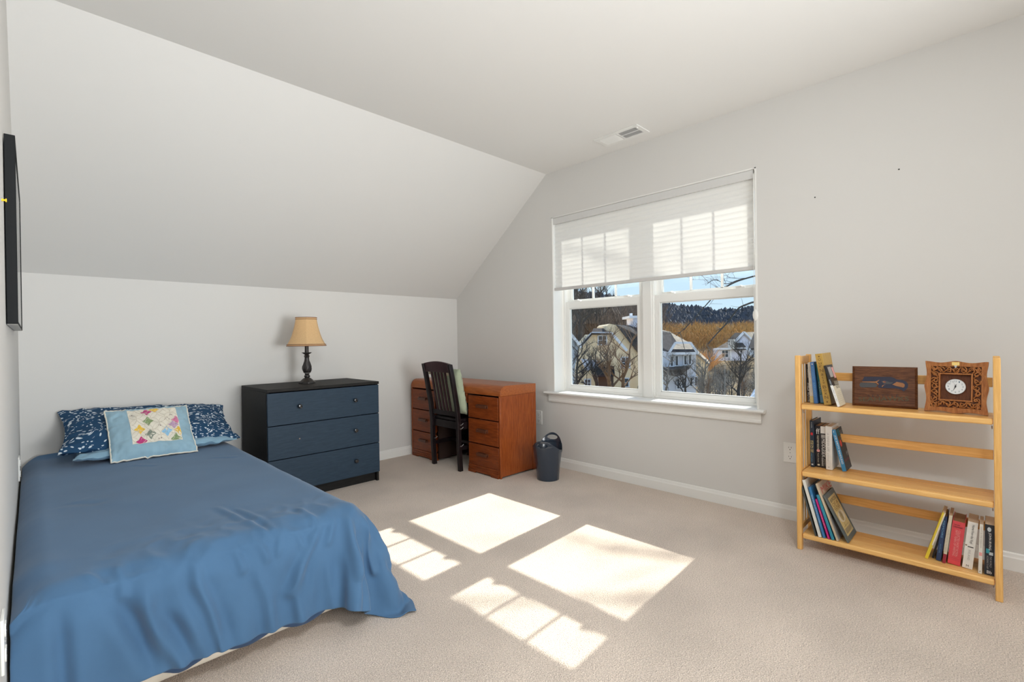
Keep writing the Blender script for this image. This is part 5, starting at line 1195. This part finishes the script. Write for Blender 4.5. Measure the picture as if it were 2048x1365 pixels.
# ------------------------------------------------------------------ carved clock
CKW = wood('carved_teak', (.25, .085, .022), (.48, .20, .058), (.37, .14, .04), axis=2, rough=.4, scale=3, stretch=8, coat=.2); CKD = wood('dark_teak_recess', (.075, .022, .008), (.16, .052, .018), axis=2, rough=.5, scale=3)
ck = thing('clock', 'square carved fretwork clock with a round white dial on the top shelf', 'clock', (-.300, -3.755, z+.001))
X_ = Vector((-.09, -1, 0)).normalized(); Y_ = Vector((.17, 0, 1)); Y_ = (Y_-X_*Y_.dot(X_)).normalized(); N_ = X_.cross(Y_)
CH_ = .221; CO = Vector((-.312, -3.7545, z+.002))
KM = Matrix(((X_.x, Y_.x, N_.x, CO.x), (X_.y, Y_.y, N_.y, CO.y), (X_.z, Y_.z, N_.z, CO.z), (0, 0, 0, 1)))
def kp(x, y, n=0.0): return KM @ Vector((x*.1, CH_/2+y*CH_/2, n))
def edge_in(t): return .055*math.sin(PI*t)**2-.018*math.exp(-(t/.16)**2)   # scalloped: in at the quarters, a lobe in the middle
outer = [(-1+2*k/32, -1+edge_in(-1+2*k/32)) for k in range(32)]+[(1-edge_in(-1+2*k/32), -1+2*k/32) for k in range(32)]
outer += [(1-2*k/32, 1-edge_in(1-2*k/32)) for k in range(32)]+[(-1+edge_in(1-2*k/32), 1-2*k/32) for k in range(32)]
def sq(r, n=32):
    o = []
    for a, b in (((-r, -r), (r, -r)), ((r, -r), (r, r)), ((r, r), (-r, r)), ((-r, r), (-r, -r))): o += [(a[0]+(b[0]-a[0])*k/n, a[1]+(b[1]-a[1])*k/n) for k in range(n)]
    return o
def ring(o, i, n0, n1, mat, name):
    n = len(o); m = MB(); m.v = [kp(*p, n1) for p in o]+[kp(*p, n1) for p in i]+[kp(*p, n0) for p in o]+[kp(*p, n0) for p in i]
    for k in range(n):
        l = (k+1) % n; m.f += [(k, l, n+l, n+k), (2*n+k, 3*n+k, 3*n+l, 2*n+l), (k, 2*n+k, 2*n+l, l), (n+k, n+l, 3*n+l, 3*n+k)]
    m.m = [0]*len(m.f); return m.build(name, mat, ck)
ring(outer, sq(.80), -.016, 0, CKW, 'outer_frame'); ring(sq(.80), sq(.50), -.016, -.008, CKD, 'fret_backing'); ring(sq(.54), sq(.49), -.018, .001, CKW, 'inner_frame')
MB().prism([kp(-.5, -.5, -.022), kp(.5, -.5, -.022), kp(.5, .5, -.022), kp(-.5, .5, -.022)], N_*.008).build('recess_panel', CKD, ck)
fr = MB(); rng = random.Random(6)
def scroll(cx, cy, r, a0, turns, s):
    P = [kp(cx+r*(1-.75*f)*math.cos(a0+s*turns*2*PI*f), cy+r*(1-.75*f)*math.sin(a0+s*turns*2*PI*f), -.0015) for f in [k/14 for k in range(15)]]
    fr.tube(P, [.0026-.0008*k/14 for k in range(15)], 5)
for sd in range(4):
    for k in range(7):
        t = -.72+1.44*k/6
        c = {0: (t, .665), 1: (t, -.665), 2: (.665, t), 3: (-.665, t)}[sd]
        scroll(c[0], c[1], .125, rng.uniform(0, 6.28), 1.0, 1 if k % 2 else -1)
        scroll(c[0]+rng.uniform(-.05, .05), c[1]+rng.uniform(-.05, .05), .075, rng.uniform(0, 6.28), .7, -1 if k % 2 else 1)
    for k in range(8):
        t0 = -.78+1.5*k/8; t1 = t0+.2; o0, o1 = (.79, .55) if k % 2 else (.55, .79)
        f2 = {0: lambda t, o: (t, o), 1: lambda t, o: (t, -o), 2: lambda t, o: (o, t), 3: lambda t, o: (-o, t)}[sd]
        fr.tube([kp(*f2(t0, o0), -.002), kp(*f2((t0+t1)/2+.03, (o0+o1)/2), -.001), kp(*f2(t1, o1), -.002)], .0024, 5)
fr.build('fretwork', CKW, ck, smooth=180)
dial = MB().prism([kp(.31*math.cos(2*PI*k/40), .02+.31*.905*math.sin(2*PI*k/40), -.014) for k in range(40)], N_*.010).build('dial', plain('dial_white', (.72, .75, .76), .35), ck)
nm = MB(); DN = plain('dial_numeral_blue', (.10, .16, .22), .5)
def dpt(r, a, n): return kp(r*math.sin(a), .02+r*.905*math.cos(a), n)
for k in range(1, 13):
    a = k*PI/6; c = dpt(.235, a, -.0036)
    text_mesh(str(k), 'numeral', DN, dial, MATW[ck.name].inverted() @ (c-X_*.0026*len(str(k))*.8-Y_*.0032), X_, Y_, .0052*len(str(k))*.8, .0064, .0002)
bez = [dpt(.315, 2*PI*k/40, -.0045) for k in range(40)]; MB().tube(bez, .0011, 6, closed=True).build('bezel', plain('pale_grey_bezel', (.55, .57, .58), .3), dial, smooth=180)
def hand(a, L, w, name): MB().prism([dpt(.03, a+PI, -.003), dpt(w, a+PI/2, -.003), dpt(L, a, -.003), dpt(w, a-PI/2, -.003)], N_*.0005).build(name, BLACKP, dial)
hand(math.radians(12), .13, .022, 'hour_hand'); hand(math.radians(202), .22, .016, 'minute_hand'); hand(math.radians(-18), .24, .004, 'second_hand')
MB().prism([dpt(.03, 2*PI*k/12, -.003) for k in range(12)], N_*.001).build('hand_hub', BLACKP, dial)
MB().prism([kp(-.12, .84, .0005), kp(.12, .84, .0005), kp(.12, .97, .0005), kp(-.12, .97, .0005)], N_*.0018).build('hinge_plate', BRASS, ck)
hk = MB()
for s_ in (-.06, .06): hk.prism([kp(s_+.012*math.cos(2*PI*k/8), .905+.012*math.sin(2*PI*k/8), .0024) for k in range(8)], N_*.0004)
hk.prism([kp(-.05+.10*k/6, .84-.10*math.sin(PI*k/6), .0008) for k in range(7)], N_*.0016).build('hook', METAL, ck)
# easel leg behind the clock
MB().beam(KM @ Vector((0, CH_*.6, -.018)), Vector((-.235, -3.772, z+.003)), .02, .004, N_).build('easel_leg', CKD, ck)
MB().beam(PM @ Vector((PW/2, PHT*.6, -PTH-.001)), Vector((-.222, -3.51, z+.003)), .02, .004, (1, 0, 0)).build('easel_leg', PLQ, pq)
